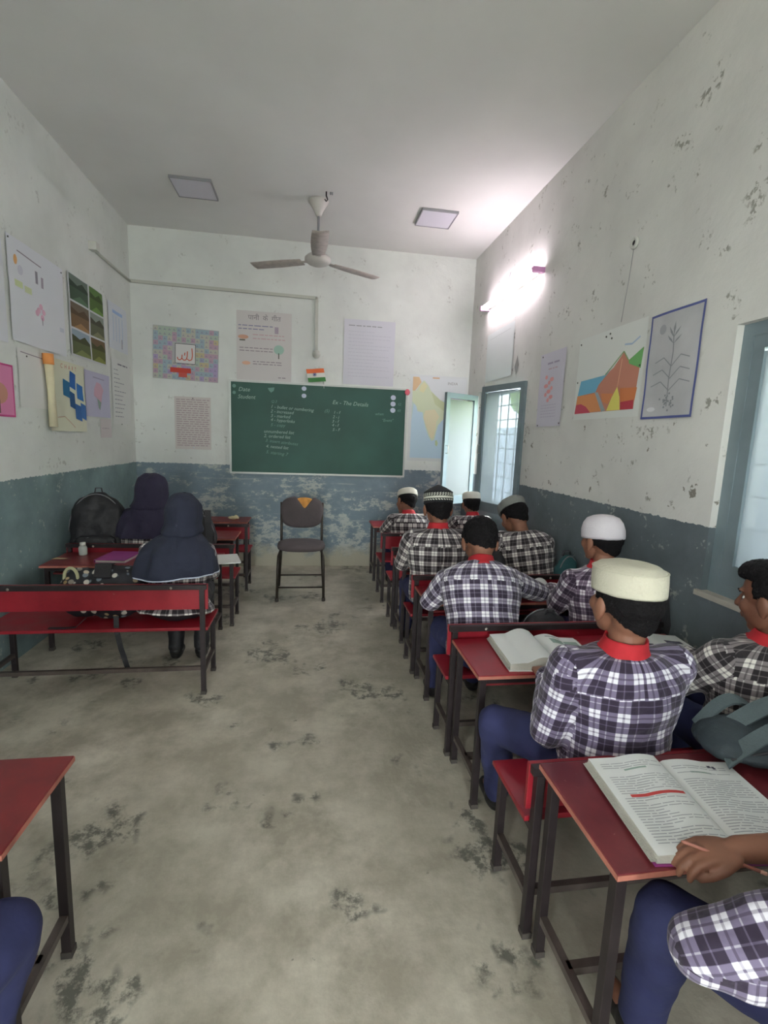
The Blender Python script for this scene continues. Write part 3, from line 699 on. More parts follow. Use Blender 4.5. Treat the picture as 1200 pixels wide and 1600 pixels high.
# posters on the left wall (u runs towards the board)
LW = lambda y, z: (XL, y, z)
def left(name, label, y0, z0, w_, h_, c_, **k): return Sheet(name, label, k.pop('cat', 'poster'), LW(y0, z0), (0, 1, 0), w_, h_, col(c_), **k)
p = left('large_chart', 'large white chart with small coloured drawings, left wall upper row', 3.46, 2.03, .68, .63, (214, 216, 220), wave=.007)
p.line([(.10, .56), (.38, .545)], .008, ik); p.disc(.08, .50, .02, .03, col((222, 170, 110))); p.disc(.13, .45, .03, .03, col((196, 196, 206)))
p.rect(.30, .42, .33, .50, col((140, 136, 146))); p.rect(.37, .41, .40, .48, col((160, 150, 160))); p.rect(.06, .34, .15, .38, col((196, 208, 160))); p.rect(.17, .33, .25, .37, col((200, 208, 166)))
for a, b in ((.32, .25), (.35, .28), (.38, .25), (.36, .21), (.30, .23)): p.disc(a, b, .022, .02, col((214, 170, 190)))
p.rect(.355, .16, .362, .21, ik); p.rect(.60, .17, .66, .20, col((190, 196, 206))); p.pin(.02, .61); p.pin(.66, .6); p.done()
p = left('white_chart', 'plain white chart cut off by the left edge of the photo', 2.85, 2.0, .56, .60, (208, 210, 214), wave=.006, seed=2)
p.line([(.05, .55), (.5, .54)], .006, ik); p.done()
p = left('photo_chart', 'chart of six landscape photographs on the left wall', 4.22, 2.06, .66, .62, (206, 208, 210), wave=.008, seed=4)
for i in range(2):
    for j in range(3):
        u0, v0 = .02+i*.345, .015+j*.205; w_ = .32 if i == 0 else .27
        base = [(92, 100, 62), (118, 92, 62), (66, 86, 66)][j] if i == 0 else [(96, 100, 50), (96, 98, 74), (84, 110, 52)][j]
        sky = [(150, 166, 180), (110, 96, 80), (110, 122, 112)][j] if i == 0 else [(110, 88, 62), (140, 150, 140), (96, 128, 66)][j]
        p.rect(u0, v0, u0+w_, v0+.11, col(base)); p.rect(u0, v0+.11, u0+w_, v0+.19, col(sky))
        p.poly([(u0, v0+.10), (u0, v0+.15), (u0+w_*.4, v0+.125), (u0+w_*.7, v0+.16), (u0+w_, v0+.12), (u0+w_, v0+.10)], col(tuple(int(x*.75) for x in base)), .0014)
        p.poly([(u0+.03, v0), (u0+w_*.5, v0+.05), (u0+w_, v0+.02), (u0+w_, v0)], col(tuple(min(255, int(x*1.35)) for x in base)), .0014)
p.done()
p = left('blue_line_chart', 'small white chart with thin blue columns close to the far corner', 4.97, 2.25, .46, .42, (208, 212, 218), wave=.005)
p.rect(.10, .33, .34, .36, col((160, 186, 220)))
for k in range(4): p.rect(.10+k*.075, .08, .112+k*.075, .31, col((170, 190, 214)))
p.rect(.30, .03, .33, .12, col((170, 170, 178))); p.done()
p = left('lower_white_chart', 'white chart hanging behind the cream scroll on the left wall', 3.50, 1.62, .44, .37, (216, 216, 212), wave=.004, seed=6); p.line([(.03, .35), (.4, .34)], .006, ik); p.pin(.1, .33); p.done()
p = left('pink_tree_poster', 'magenta-edged poster with a tree at the left edge of the photo', 3.06, 1.55, .38, .32, (196, 70, 130), wave=.002, seed=1)
p.rect(.0, .012, .365, .308, col((216, 132, 172))); p.disc(.22, .14, .09, .065, col((196, 140, 120)), .0014); p.rect(.213, .02, .227, .1, col((120, 90, 80)), .0016); p.text('TREE', .12, .23, .05, col((160, 60, 110))); p.done()
p = left('cream_scroll', 'curled cream paper scroll with blue paper squares stuck on it', 3.83, 1.47, .55, .52, (214, 214, 190), wave=.012, gap=.012, seed=11)
for k, L in enumerate('CHART'): p.text(L, .17+k*.055, .465, .045, col((196, 120, 110)))
for u, v, s_, c_ in ((.20, .25, .10, (38, 110, 150)), (.30, .32, .10, (44, 104, 176)), (.29, .17, .09, (36, 84, 132)), (.42, .24, .10, (48, 112, 178)), (.37, .08, .10, (52, 100, 160)), (.465, .09, .08, (60, 110, 170))):
    p.grid([(u, v+.02), (u+s_, v), (u+s_, v+.12), (u, v+.14)], col(c_), 3, .002)
p.line([(.10, .10), (.2, .11), (.35, .03)], .004, col((190, 130, 110))); p.done()
mb = MB().tube([LW(3.82, 1.50), LW(3.815, 1.75), LW(3.80, 2.0)], [.028, .024, .03], 12); mb.v = [(x+.04, y, z) for x, y, z in mb.v]; mb.build('rolled_edge', mat('scroll_paper', (208, 200, 168), .9, var=.1), p.root, off=p.o)
mb = MB().tube([LW(3.803, 1.93), LW(3.80, 2.003)], [.034, .034], 12); mb.v = [(x+.04, y, z) for x, y, z in mb.v]; mb.build('orange_tape', col((226, 150, 84)), p.root, off=p.o)
p = left('lavender_map', 'lavender sheet with a small pink map beside the cream scroll', 4.43, 1.60, .50, .38, (188, 186, 208), wave=.004, seed=12)
p.line([(.15, .335), (.38, .33)], .01, col((160, 156, 180)))
p.poly([(.17, .24), (.22, .30), (.30, .29), (.36, .24), (.33, .20), (.30, .12), (.27, .06), (.24, .08), (.22, .16), (.16, .18)], col((206, 168, 184))); p.poly([(.22, .16), (.30, .13), (.27, .06), (.24, .08)], col((130, 150, 140)), .0014); p.done()
p = left('tiny_note', 'tiny faded note under the lavender sheet', 4.70, 1.42, .24, .17, (204, 196, 196), wave=.003); p.scribble(.03, .2, .08, .02, col((180, 170, 176)), rnd); p.done()
p = left('list_chart', 'narrow white list in the far left corner under the blue-columned chart', 5.0, 1.55, .46, .62, (214, 216, 212), wave=.003, seed=14)
p.scribble(.15, .4, .565, .03, col((120, 120, 128)), rnd)
for k in range(12): p.scribble(.05, .16+rnd.random()*.2, .51-k*.04, .018, col((150, 152, 158)), rnd)
p.pin(.2, .0); p.done()
# posters on the right wall (u runs towards the camera)
RW = lambda y, z: (XR, y, z)
def right(name, label, y1, z0, w_, h_, c_, **k): return Sheet(name, label, 'poster', RW(y1, z0), (0, -1, 0), w_, h_, c_ if not isinstance(c_, tuple) else col(c_), **k)
p = right('faint_sheet', 'blank white sheet under the lit tube light', 5.02, 2.13, .68, .48, (214, 220, 218), wave=.003); p.line([(.08, .42), (.6, .43)], .006, col((196, 202, 200))); p.done()
p = right('pink_note_chart', 'narrow lavender chart with a pink-red drawing, right wall', 3.75, 1.65, .385, .56, (200, 196, 208), wave=.005, seed=2)
p.scribble(.12, .30, .47, .03, col((160, 150, 172)), rnd); p.scribble(.14, .28, .43, .02, col((190, 160, 170)), rnd)
for k in range(9): p.disc(.16+.05*math.sin(k*2.1), .20+k*.022, .02+.012*(k % 2), .016, col((214, 150, 150)))
for k in range(5): p.scribble(.06, .3, .16-k*.022, .012, col((180, 172, 190)), rnd)
p.pin(.03, .54); p.pin(.37, .02); p.pin(.03, .01); p.done()
p = right('volcano_poster', 'colourful volcano cross-section poster on the right wall', 3.19, 1.685, .68, .535, (214, 216, 212), wave=.004, seed=5)
S = lambda x, y: ((x-95)/540*.66+.01, (1015-y)/560*.46 + (x-95)/540*-.0 + .0)
def vp(x, y):      # from the drawing's own slanted frame to sheet u,v
    t = (x-100)/540; top = 385-t*170; bot = 1010-t*60
    u = .02+t*.63*(1.12-.12*t); v = .035+(bot-y)/(bot-top)*.44; return (u, v)
def vpoly(pts, c_, d): p.poly([vp(*q) for q in pts], col(c_), d)
vpoly([(132, 690), (350, 630), (420, 560), (500, 415), (545, 490), (660, 380), (640, 560), (625, 940), (95, 1000), (110, 830)], (190, 128, 108), .0007)
vpoly([(132, 690), (352, 628), (390, 590), (300, 720), (275, 790), (110, 832)], (110, 170, 198), .0012)
vpoly([(545, 495), (658, 372), (650, 565), (550, 525)], (112, 172, 104), .0014)
vpoly([(110, 832), (275, 800), (310, 860), (345, 965), (95, 1000)], (212, 142, 92), .0015)
vpoly([(495, 750), (640, 740), (630, 860), (510, 880)], (206, 124, 76), .0012); vpoly([(330, 800), (440, 800), (400, 900), (350, 880)], (206, 130, 84), .0012)
vpoly([(105, 915), (150, 905), (200, 930), (245, 985), (95, 1003)], (188, 74, 92), .0018); vpoly([(512, 878), (622, 855), (622, 940), (515, 948)], (184, 62, 76), .0018)
vpoly([(268, 790), (300, 790), (385, 960), (350, 975)], (150, 160, 164), .002)
vpoly([(472, 735), (500, 830), (512, 950), (395, 962), (430, 840)], (222, 212, 108), .0022)
p.line([vp(472, 735), vp(490, 480)], .006, col((220, 170, 140)), .002)
p.line([vp(352, 628), vp(500, 412), vp(545, 492)], .008, col((130, 160, 110)), .002)
p.line([vp(500, 350), vp(560, 345), vp(620, 280)], .01, col((170, 190, 212)))
for a, b in ((.30, .5), (.34, .51), (.36, .48)): p.pin(a, b)
p.pin(.02, .5); p.pin(.02, .25); p.pin(.65, .28); p.done()
p = right('plant_poster', 'grey pencil drawing of a plant on crinkled paper with a blue tape border', 2.475, 1.665, .365, .54, mat('crinkled_grey_paper', (182, 182, 184), .6, bump=.9, bscale=7, var=.1, vscale=5), wave=.01, seed=9)
bl = col((84, 92, 146))
for a in ((0, 0, .365, .012), (0, .528, .365, .54), (0, 0, .012, .54), (.353, 0, .365, .54)): p.rect(*a, bl, n=8)
gk = col((138, 140, 144)); p.line([(.185, .06), (.18, .2), (.19, .33), (.185, .42)], .007, gk)
for a, b, c_, d in ((.185, .40, .15, .46), (.185, .41, .19, .48), (.185, .40, .23, .45), (.187, .37, .14, .42), (.187, .37, .24, .41)):
    p.poly([(a, b), ((a+c_)/2-.008, (b+d)/2), (c_, d), ((a+c_)/2+.008, (b+d)/2)], gk)
for z_, s_ in ((.30, .12), (.24, .13), (.18, .14)):
    for q in (-1, 1): p.line([(.187, z_-.04), (.187+q*s_*.5, z_+.01), (.187+q*s_, z_-.01)], .005, gk)
for k in range(26): p.disc(.185+.09*math.cos(k*1.9)*rnd.random(), .085+.05*math.sin(k*2.7)*rnd.random(), .007, .006, gk, n=6)
p.disc(.10, .455, .025, .025, col((160, 160, 166))); p.disc(.07, .05, .03, .012, col((210, 210, 212))); p.done()
# diamond scrap, junction rose and its wire
dm = Sheet('diamond_scrap', 'small grey diamond-shaped scrap stuck above the open window', 'scrap', RW(4.30, 2.12), (0, -1, 0), .001, .001, col((150, 150, 148)), 0)
dm.poly([(.06, .0), (.11, .08), (.07, .17), (.02, .07)], col((146, 146, 142))); dm.done('paper_diamond')
jr = empty('ceiling_rose_socket', (XR, 2.71, 2.665), 'round white cable outlet high on the right wall, with a loose wire', 'socket')
MB().lathe([(0, 0), (.035, 0), (.032, .012), (.02, .016), (.018, .006), (0, .006)], (0, 0, 0), 20, axis=(-1, 0, 0)).build('rim', M['plastic'], jr)
MB().lathe([(0, .007), (.015, .007), (.012, .01), (0, .01)], (0, 0, 0), 12, axis=(-1, 0, 0)).build('cable_hole', M['steel'], jr)
MB().tube([(-.006, .0, -.03), (-.003, .02, -.2), (-.003, .05, -.42)], .0016, 6).build('wire', M['ledf'], jr)
# conduit along left and back wall with the bulb holder at its end
cd = empty('conduit_pipe', (XL, 4.7, 3.0), 'thin off-white cable pipe along the left wall into the far corner', 'conduit')
mb = MB(); o_ = V((XL, 4.7, 3.0)); PR = lambda *q: V(q)-o_
mb.tube([PR(XL+.012, 4.70, 3.0), PR(XL+.012, YB-.02, 3.0)], .012, 8); mb.build('pipe', M['pipe'], cd)
box_ = cd
o_ = V((0, YB+.004, 3.0)); cd = empty('cable_casing', (0, YB, 3.0), 'off-white cable casing across the far wall and down above the chalkboard', 'conduit')
MB().bar(PR(XL+.01, YB-.012, 3.005), PR(.045, YB-.012, 2.985), .024, .03).build('casing', M['pipe'], cd)
MB().bar(PR(.045, YB-.012, 2.995), PR(.05, YB-.012, 2.42), .03, .024, up=(0, 1, 0)).build('casing', M['pipe'], cd)
MB().box((-.015, -.02, -.03), (.05, .05, .035), o=V((.012, -.04, .01))).build('junction_box', M['plastic'], box_)
MB().lathe([(0, 0), (.04, 0), (.045, .02), (.04, .04), (.02, .05), (.018, .085), (0, .085)], PR(.05, YB, 2.40), 18, axis=(0, -1, 0)).build('lamp_holder', M['plastic'], cd)
# tube light
tl = empty('tube_light', (XR, 4.45, 2.88), 'lit pinkish-white tube light high on the right wall', 'lamp')
MB().box((-.030, -.60, -.011), (-.004, .60, .011)).build('batten', M['plastic'], tl)
MB().tube([(-.082, -.585, 0), (-.082, .585, 0)], .0125, 12).build('tube', M['tubelit'], tl)
for s_ in (-1, 1): MB().box((-.098, s_*.6-.018, -.02), (0, s_*.6+.018, .02)).build('end_cap', M['tubecap'], tl)
MB().tube([(-.01, .1, .015), (-.012, .12, .12), (-.004, .08, .2)], .0025, 6).build('flex', M['ledf'], tl)
# two square ceiling panels, unlit
for cx, cy, lb in ((-1.0, 4.63, 'thin square panel light on the ceiling left of the fan'), (1.115, 4.69, 'thin square panel light on the ceiling right of the fan')):
    t = empty('panel_light', (cx, cy, H), lb, 'lamp', 'unlit ceiling panels'); a = .166
    mb = MB()
    for q in ((-a, -a, a, -a+.008), (-a, a-.008, a, a), (-a, -a+.008, -a+.008, a-.008), (a-.008, -a+.008, a, a-.008)): mb.box((q[0], q[1], -.022), (q[2], q[3], 0))
    mb.build('rim', M['ledf'], t); MB().box((-a+.008, -a+.008, -.018), (a-.008, a-.008, -.001)).build('diffuser', M['led'], t)
hk = empty('ceiling_hook', (.10, 4.45, H), 'rusty cable stub and hook on the ceiling beside the fan mount', 'hook')
MB().tube([(0, 0, 0), (.0, 0, -.03), (.012, .0, -.06), (.0, 0, -.075), (-.012, 0, -.06)], .006, 8).build('hook', M['steel'], hk)
for a in (.035, .05): MB().lathe([(0, 0), (.006, 0), (.006, -.02), (0, -.02)], (a, .0, 0), 8).build('screw_plug', M['ledf'], hk)
# ceiling fan
fn_ = empty('ceiling_fan', (.04, 4.62, H), 'white three-bladed ceiling fan with dusty brown undersides', 'fan'); ZF = -.485
MB().lathe([(0, 0), (.085, 0), (.08, -.02), (.05, -.07), (.025, -.12), (.022, -.13), (0, -.13)], (0, 0, 0), 28).build('canopy', M['fan'], fn_)
MB().tube([(0, 0, -.12), (0, 0, ZF+.05)], .011, 12).build('downrod', M['ledf'], fn_)
MB().lathe([(0, .075), (.03, .075), (.045, .05), (.09, .035), (.115, .01), (.115, -.015), (.09, -.035), (.05, -.05), (0, -.055)], (0, 0, ZF), 32).build('motor', M['fan'], fn_)
for k, a in enumerate((154, 30, 271)):
    R = Matrix.Rotation(math.radians(a), 3, 'Z'); br = MB(); br.box((.09, -.022, -.012), (.19, .022, -.006), R=R, o=(0, 0, ZF)); 
    bl = MB(); vt = []; vb = []
    for i in range(9):
        t = i/8; x = .15+.50*t; wd = .052+.012*math.sin(t*PI)+.012*t
        for s_ in (-1, 0, 1): q = R@V((x, s_*wd, -.008+s_*.006 - .006*(1-abs(s_))+.0)); vt.append(q+V((0, 0, ZF+.0)))
    fs = [(i*3+j, i*3+3+j, i*3+4+j, i*3+1+j) for i in range(8) for j in range(2)]
    bl.add(vt, fs, 0, True); me = bl.mesh('blade'); ob = link('blade', me, [M['fanb']], fn_); so = ob.modifiers.new('s', 'SOLIDIFY'); so.thickness = .004
    br.build('bracket', M['fan'], ob)

# ------------------------------------------------------------------ unseen tube light, added behind the camera to brighten the room
for (x_, y_, lb) in ((XL, -.6, 'added unseen tube light on the left wall behind the camera'),):
    t = empty('tube_light', (x_, y_, 2.9), lb, 'lamp', rz=PI if x_ < 0 else 0)
    MB().box((-.030, -.60, -.011), (-.004, .60, .011)).build('batten', M['plastic'], t)
    MB().tube([(-.082, -.585, 0), (-.082, .585, 0)], .0125, 12).build('tube', M['tubelit'], t)
    for s_ in (-1, 1): MB().box((-.098, s_*.6-.018, -.02), (0, s_*.6+.018, .02)).build('end_cap', M['tubecap'], t)

# ------------------------------------------------------------------ people
def lerp(a, b, t): return a+(b-a)*t
def hand(mb, wrist, d, n, side, s=1.0, curl=.5, spread=1.0, pinch=False):
    """palm, four fingers, thumb; d points along the hand, n is the palm side, side is where the thumb is"""
    d = V(d).normalized(); sd = V(side); sd = (sd-d*sd.dot(d)).normalized(); n = V(n); n = (n-d*n.dot(d)-sd*n.dot(sd)).normalized(); w_ = V(wrist)
    R = Matrix((sd, d, -n)).transposed()
    mb.cap(w_-d*.02*s, w_+d*.015*s, .024*s, .022*s, 12)
    mb.ell(w_+d*.045*s, (.036*s, .048*s, .016*s), R, 14)
    for k, (o_, L) in enumerate(((.027, .064), (.009, .072), (-.010, .067), (-.027, .052))):
        b = w_+d*(.078 if k in (1, 2) else .072)*s+sd*o_*s*spread; pts = [b-d*.02*s]; a = .25+curl*.2; q = b
        c_ = curl*(1.25 if (pinch and k < 2) else 1)
        for f in (.45, .32, .25):
            dd = d*math.cos(a)+n*math.sin(a)+sd*(o_*2.0*spread*(1-curl)); q2 = q+dd.normalized()*L*s*f; pts.append(q2); q = q2; a += c_*.85
        mb.chain([pts[0], b]+pts[1:], [.0095*s, .0092*s, .0086*s, .0078*s, .0068*s], 10)
    b = w_+d*.022*s+sd*.026*s; t1 = b+((d*.92+sd*.38+n*.35) if pinch else (d*.75+sd*.75+n*.25)).normalized()*.036*s; t2 = t1+(d*.95+sd*(.0 if pinch else .3)+n*.45).normalized()*.03*s; t3 = t2+(d*.9-sd*(.3 if pinch else 0)+n*.5).normalized()*.022*s
    mb.chain([b-sd*.012*s, b, t1, t2, t3], [.014*s, .0135*s, .0108*s, .0095*s, .0075*s], 10)
def head_pieces(mb, HM, s):
    R = HM.to_3x3().normalized(); 
    def e(c, r): mb.ell(HM@V(c), tuple(x*s for x in r), R, 20)
    e((0, -.012, .028), (.077, .096, .084)); e((0, .028, -.028), (.060, .062, .078)); e((0, .052, -.088), (.030, .026, .022)); e((0, -.045, -.03), (.058, .05, .06))
    for q in (-1, 1):
        e((q*.083, -.006, -.008), (.011, .020, .032)); e((q*.080, -.002, -.034), (.009, .012, .014)); e((q*.036, .062, -.022), (.022, .022, .026)); e((q*.030, .074, .030), (.024, .010, .007))
    mb.cap(HM@V((0, .084, .012)), HM@V((0, .104, -.022)), .008*s, .0125*s, 10)
    for q in (-1, 1): e((q*.010, .094, -.026), (.008, .010, .008))
    e((0, .086, -.050), (.024, .010, .006)); e((0, .084, -.061), (.020, .011, .0065))
def uv_shirt(me, o_, pel, neck, sx, arms, yoke_z, ph):
    """cloth coordinates in metres: along the spine and round the trunk, along and round each sleeve"""
    uvl = me.uv_layers.new(name='UVMap'); pel, neck = V(pel), V(neck); ax = (neck-pel); L = ax.length; ax.normalize(); fw = ax.cross(-sx).normalized()
    def seg(p, a, b):
        d = b-a; t = max(-.2, min(1.2, (p-a).dot(d)/d.length_squared)); return (p-(a+d*t)).length, t
    for pl in me.polygons:
        c_ = V(pl.center); best = None
        for ai, (sh, el, wr) in enumerate(arms):
            out = (c_-sh).dot(sx)*(1 if (sh-neck).dot(sx) > 0 else -1)
            d1, t1 = seg(c_, sh, el); d2, t2 = seg(c_, el, wr)
            if (c_-el).dot((el-sh).normalized()+(wr-el).normalized()) < 0:
                inside = t1 < .25 and out < .012*(1)
                if d1 < .078 and not inside and (t1 > .2 or out > .012): best = (ai, 0) if best is None or d1 < best[2] else best[:2]; best = (*best[:2], d1)
            elif d2 < .075: best = (ai, 1, d2)
            if best and len(best) == 3 and best[2] > .075: best = None
        for li in pl.loop_indices:
            p = me.vertices[me.loops[li].vertex_index].co
            if best:
                sh, el, wr = arms[best[0]]; a, b = (sh, el) if best[1] == 0 else (el, wr)
                d = (b-a); l_ = d.length; d.normalize(); q = p-a; v = q.dot(d) + (0 if best[1] == 0 else (el-sh).length)
                x = (sx*.3+V((0,0,1))).cross(d); x.normalize(); y = d.cross(x); r = q-d*q.dot(d)
                ang = math.atan2(r.dot(x), r.dot(y)); cc = c_-a; cc -= d*cc.dot(d); ac = math.atan2(cc.dot(x), cc.dot(y))
                if ang-ac > PI: ang -= 2*PI
                if ang-ac < -PI: ang += 2*PI
                uvl.data[li].uv = (ang*.055+ph, v+.3) if abs(pl.normal.dot(d)) < .62 else (r.dot(x)+ph, r.dot(y)+.3)
            else:
                q = p-pel; x, y = q.dot(sx), q.dot(fw); back = y < .01
                cy = c_-pel; 
                ang = math.atan2(x/.17, -y/.11); ac = math.atan2(cy.dot(sx)/.17, -cy.dot(fw)/.11)
                if ang-ac > PI: ang -= 2*PI
                if ang-ac < -PI: ang += 2*PI
                u = ang*.155; v = q.dot(ax)
                if (c_-pel).dot(ax) > yoke_z: u, v = u+.031, v+.02
                uvl.data[li].uv = (u+ph, v+ph*.5)
def person(label, pel, neck, head, face, shirt, trousers=None, shoulders=None, elbows=None, wrists=None, hands=((0,1,-.2),)*2, knees=None, feet=None,
           s=1.08, roll=0, pitch=0, cap=None, hairstyle='short', skin='skin', collar=True, curls=(.6, .6), bulk=1.0, hem=0, voxel=.0055, sleeve_end=(1., 1.), palm=None, ph=0., girl=False, group=None, pinch=(False, False), hand_s=.98, foot_z=.0, parts_only=False):
    pel, neck, head = V(pel), V(neck), V(head); o_ = V((pel.x, pel.y, 0)); ax = (neck-pel).normalized()
    shoulders = [V(q) for q in shoulders]; elbows = [V(q) for q in elbows]; wrists = [V(q) for q in wrists]
    sx = (shoulders[1]-shoulders[0]); sx = (sx-ax*sx.dot(ax)).normalized(); fw = ax.cross(sx)*-1; fw = sx.cross(ax)*-1
    if fw.y < 0 and abs(fw.y) > .2: fw = -fw
    knees = [V(q) for q in (knees or [pel+V((-.10, .40, -.02)), pel+V((.10, .40, -.02))])]
    feet = [V(q) for q in (feet or [knees[0]+V((0, .03, 0)), knees[1]+V((0, .03, 0))])]
    feet = [V((q.x, q.y, .055)) for q in feet]
    knees = [V((q.x, q.y, min(q.z, .445))) for q in knees]
    hips = [pel+sx*q*.085 for q in (-1, 1)]
    HM = Matrix.Translation(head) @ Matrix.Rotation(face, 4, 'Z') @ Matrix.Rotation(pitch, 4, 'X') @ Matrix.Rotation(roll, 4, 'Y') @ Matrix.Diagonal((s, s, s, 1))
    sk = M[skin]
    def trunk(mb, g, b=1.0, hemf=0):
        L = (neck-pel).length; prof = [(-.10, .125+hemf, .105+hemf*.8), (-.04, .150+hemf*.6, .118+hemf*.5), (.10, .150, .112), (.35, .146, .104), (.60, .164, .112), (.78, .172, .106), (.90, .150, .085), (1.0, .075, .060)]
        rg = []
        for t, rx, ry in prof:
            c_ = pel+ax*L*t; rx = rx*s*b+g; ry = ry*s*b+g
            if t > 0.9: rx, ry = max(.04, rx), max(.04, ry)
            rg.append([c_+sx*rx*math.cos(2*PI*k/28)+fw*ry*math.sin(2*PI*k/28) for k in range(28)])
        mb.rings(rg)
    # ---- body: one continuous surface
    mb = MB(); head_pieces(mb, HM, s); nb = HM@V((0, -.035, -.05))
    mb.cap(neck-ax*.06, nb, .052*s, .047*s, 16); trunk(mb, -.022)
    for i in (0, 1):
        mb.chain([neck-ax*.05, shoulders[i], elbows[i], wrists[i]], [.045*s, .040*s, .034*s, .0235*s], 14)
        hd = V(hands[i]) if len(hands) > i else V((0, 1, -.2)); sgn = 1 if i == 0 else -1
        pn = V(palm[i]) if palm and palm[i] else V((0, 0, -1)); sdv = hd.cross(pn)*(-1 if i == 0 else 1)
        hand(mb, wrists[i], hd, pn, sdv, s*hand_s, curls[i], pinch=pinch[i])
        mb.chain([hips[i], knees[i], V((feet[i].x, feet[i].y, .09))], [.068*s, .046*s, .030*s], 14)
        mb.cap(V((feet[i].x, feet[i].y, .06)), feet[i]+V((0, .10, -.01)), .030, .024, 12)
    mb.ell(pel, (.13*s, .10*s, .09*s), n=16)
    body = organic(mb, 'person', voxel, 3, sk, None, o_); body.location = o_
    tag(body, label, 'person', group)
    # ---- eyes and brows
    ey = MB()
    for q in (-1, 1):
        ey.ell(HM@V((q*.031, .0665, .004)), (.0118*s, .0095*s, .0075*s), HM.to_3x3().normalized(), 12, 0); ey.ell(HM@V((q*.031, .0742, .004)), (.0055*s, .0038*s, .0055*s), HM.to_3x3().normalized(), 10, 1)
    if not girl or True: ey.build('eyes', [M['eyew'], M['eyed']], body, o_)
    eb = MB()
    for q in (-1, 1): eb.tube([HM@V((q*.016, .086, .024)), HM@V((q*.033, .0855, .030)), HM@V((q*.050, .074, .024))], [.0025*s, .0032*s, .0015*s], 6)
    eb.build('eyebrows', M['hair'], body, o_)
    # ---- hair
    if not girl:
        mb = MB(); R = HM.to_3x3().normalized()
        def e(c_, r): mb.ell(HM@V(c_), tuple(x*s for x in r), R, 28)
        t = .010 if hairstyle == 'short' else .013
        e((0, -.016, .030 if not cap else .024), (.077+t*.8, .097+t, .084+t*1.1 if not cap else .082)); e((0, -.050, -.022), (.064, .058, .066))
        if hairstyle == 'full': e((0, .02, .085), (.07, .075, .045))
        inv = HM.inverted()
        def fn(me):
            rs = random.Random(5)
            N = [v.normal.copy() for v in me.vertices]
            for v, n_ in zip(me.vertices, N):
                p = inv@v.co; x, y, z = p
                nz = noise.noise(p*22)*.012
                line = .058 - max(0, -y+.045)*.9 if y > 0 else .02          # hairline height at the front
                face_ = (y > .028+nz and z < .068+nz) or (y > -.012+nz and z < .012) or (z < -.060+nz*1.6 + max(0, abs(x)-.03)*.9)
                if face_: v.co = HM@(V((x*.80, -.015+(y+.015)*.72, (z if z > -.06 else -.06)*.86)))
                else: v.co += n_*(noise.noise(p*55)*.0035+noise.noise(p*120)*.002)*(1.6 if hairstyle == 'full' else .7)
        organic(mb, 'hair', .0055, 2, M['hair'], body, o_, fn)
    # ---- cap
    if cap:
        kind, cm = cap; CM = HM @ Matrix.Rotation(-.10, 4, 'X'); mb = MB(); n = 40
        def ring(rx, ry, z, oy=-.014, dz=0): return [CM@V((rx*math.cos(2*PI*k/n), oy+ry*math.sin(2*PI*k/n), z+dz*math.cos(2*PI*k/n*2))) for k in range(n)]
        if kind == 'kufi':
            pr = [(.086, .107, .040), (.089, .110, .038), (.0895, .1105, .045), (.090, .111, .075), (.089, .109, .100), (.086, .105, .106), (.083, .101, .1075), (.072, .090, .116), (.05, .062, .122), (.02, .03, .122), (.003, .004, .1222)]
        elif kind == 'low':
            pr = [(.085, .106, .048), (.088, .108, .046), (.0885, .108, .055), (.087, .106, .088), (.083, .101, .103), (.066, .082, .116), (.03, .04, .121), (.003, .004, .1215)]
        elif kind == 'dome':
            pr = [(.088, .108, .018), (.091, .111, .016), (.0925, .113, .03), (.091, .112, .06), (.083, .103, .094), (.066, .083, .119), (.04, .05, .133), (.015, .02, .137), (.003, .004, .1375)]
        else:
            pr = [(.086, .106, .030), (.088, .108, .028), (.0885, .109, .05), (.089, .110, .085), (.088, .108, .1), (.080, .098, .106), (.05, .062, .126), (.022, .028, .140), (.003, .004, .147)]
        mb.rings([ring(a, b, z) for a, b, z in pr])
        cp = mb.build('cap', M[cm], body, o_)
        for v, n_ in norms(cp.data)[:-2*n]: v.co += n_*noise.noise(v.co*30)*.0022
        if kind == 'kufi':
            sm = MB(); pts = ring(.0895, .1095, .1035); sm.tube(pts, .0014, 5, closed=True); sm.build('cap_seam', M[cm], cp, (0, 0, 0)).data.transform(Matrix.Translation(-o_))
        if kind == 'peak':
            tr = MB()
            a_, b_ = ring(.0905, .1115, .058), ring(.0905, .1115, .070); tr.add(a_+b_, [(k, (k+1) % n, n+(k+1) % n, n+k) for k in range(n)])
            for z0, z1, sl in ((.074, .082, 1), (.084, .090, 1), (.045, .053, -1)):
                for k in range(34):
                    def q(u, z): a = 2*PI*(k+u)/34; return CM@V((.0908*math.cos(a), -.014+.1118*math.sin(a), z))
                    tr.add([q(0, z0), q(.5, z0), q(.5+.45*sl, z1), q(0+.45*sl, z1)], [(0, 1, 2, 3)])
            e_ = tr.build('woven_band', M['thread'], cp, o_); e_['kind'] = 'stuff'
    # ---- shirt
    mb = MB(); trunk(mb, .006, bulk, hem)
    ends = []
    for i in (0, 1):
        w_ = elbows[i]+(wrists[i]-elbows[i])*sleeve_end[i]
        mb.chain([neck-ax*.045*s-sx*(-1 if i else 1)*.03, shoulders[i], elbows[i], w_], [.048*s, .060*s*bulk, .050*s, .036*s+(1-sleeve_end[i])*.02], 18); ends.append(w_)
    def fn(me):
        wrinkle(me, .008, 11, ph*90+1)
        uv_shirt(me, o_, pel, neck, sx, [(shoulders[i], elbows[i], wrists[i]) for i in (0, 1)], (neck-pel).length*.74, ph)
    sh = organic(mb, 'shirt', .0085, 5, M[shirt], body, o_, fn)
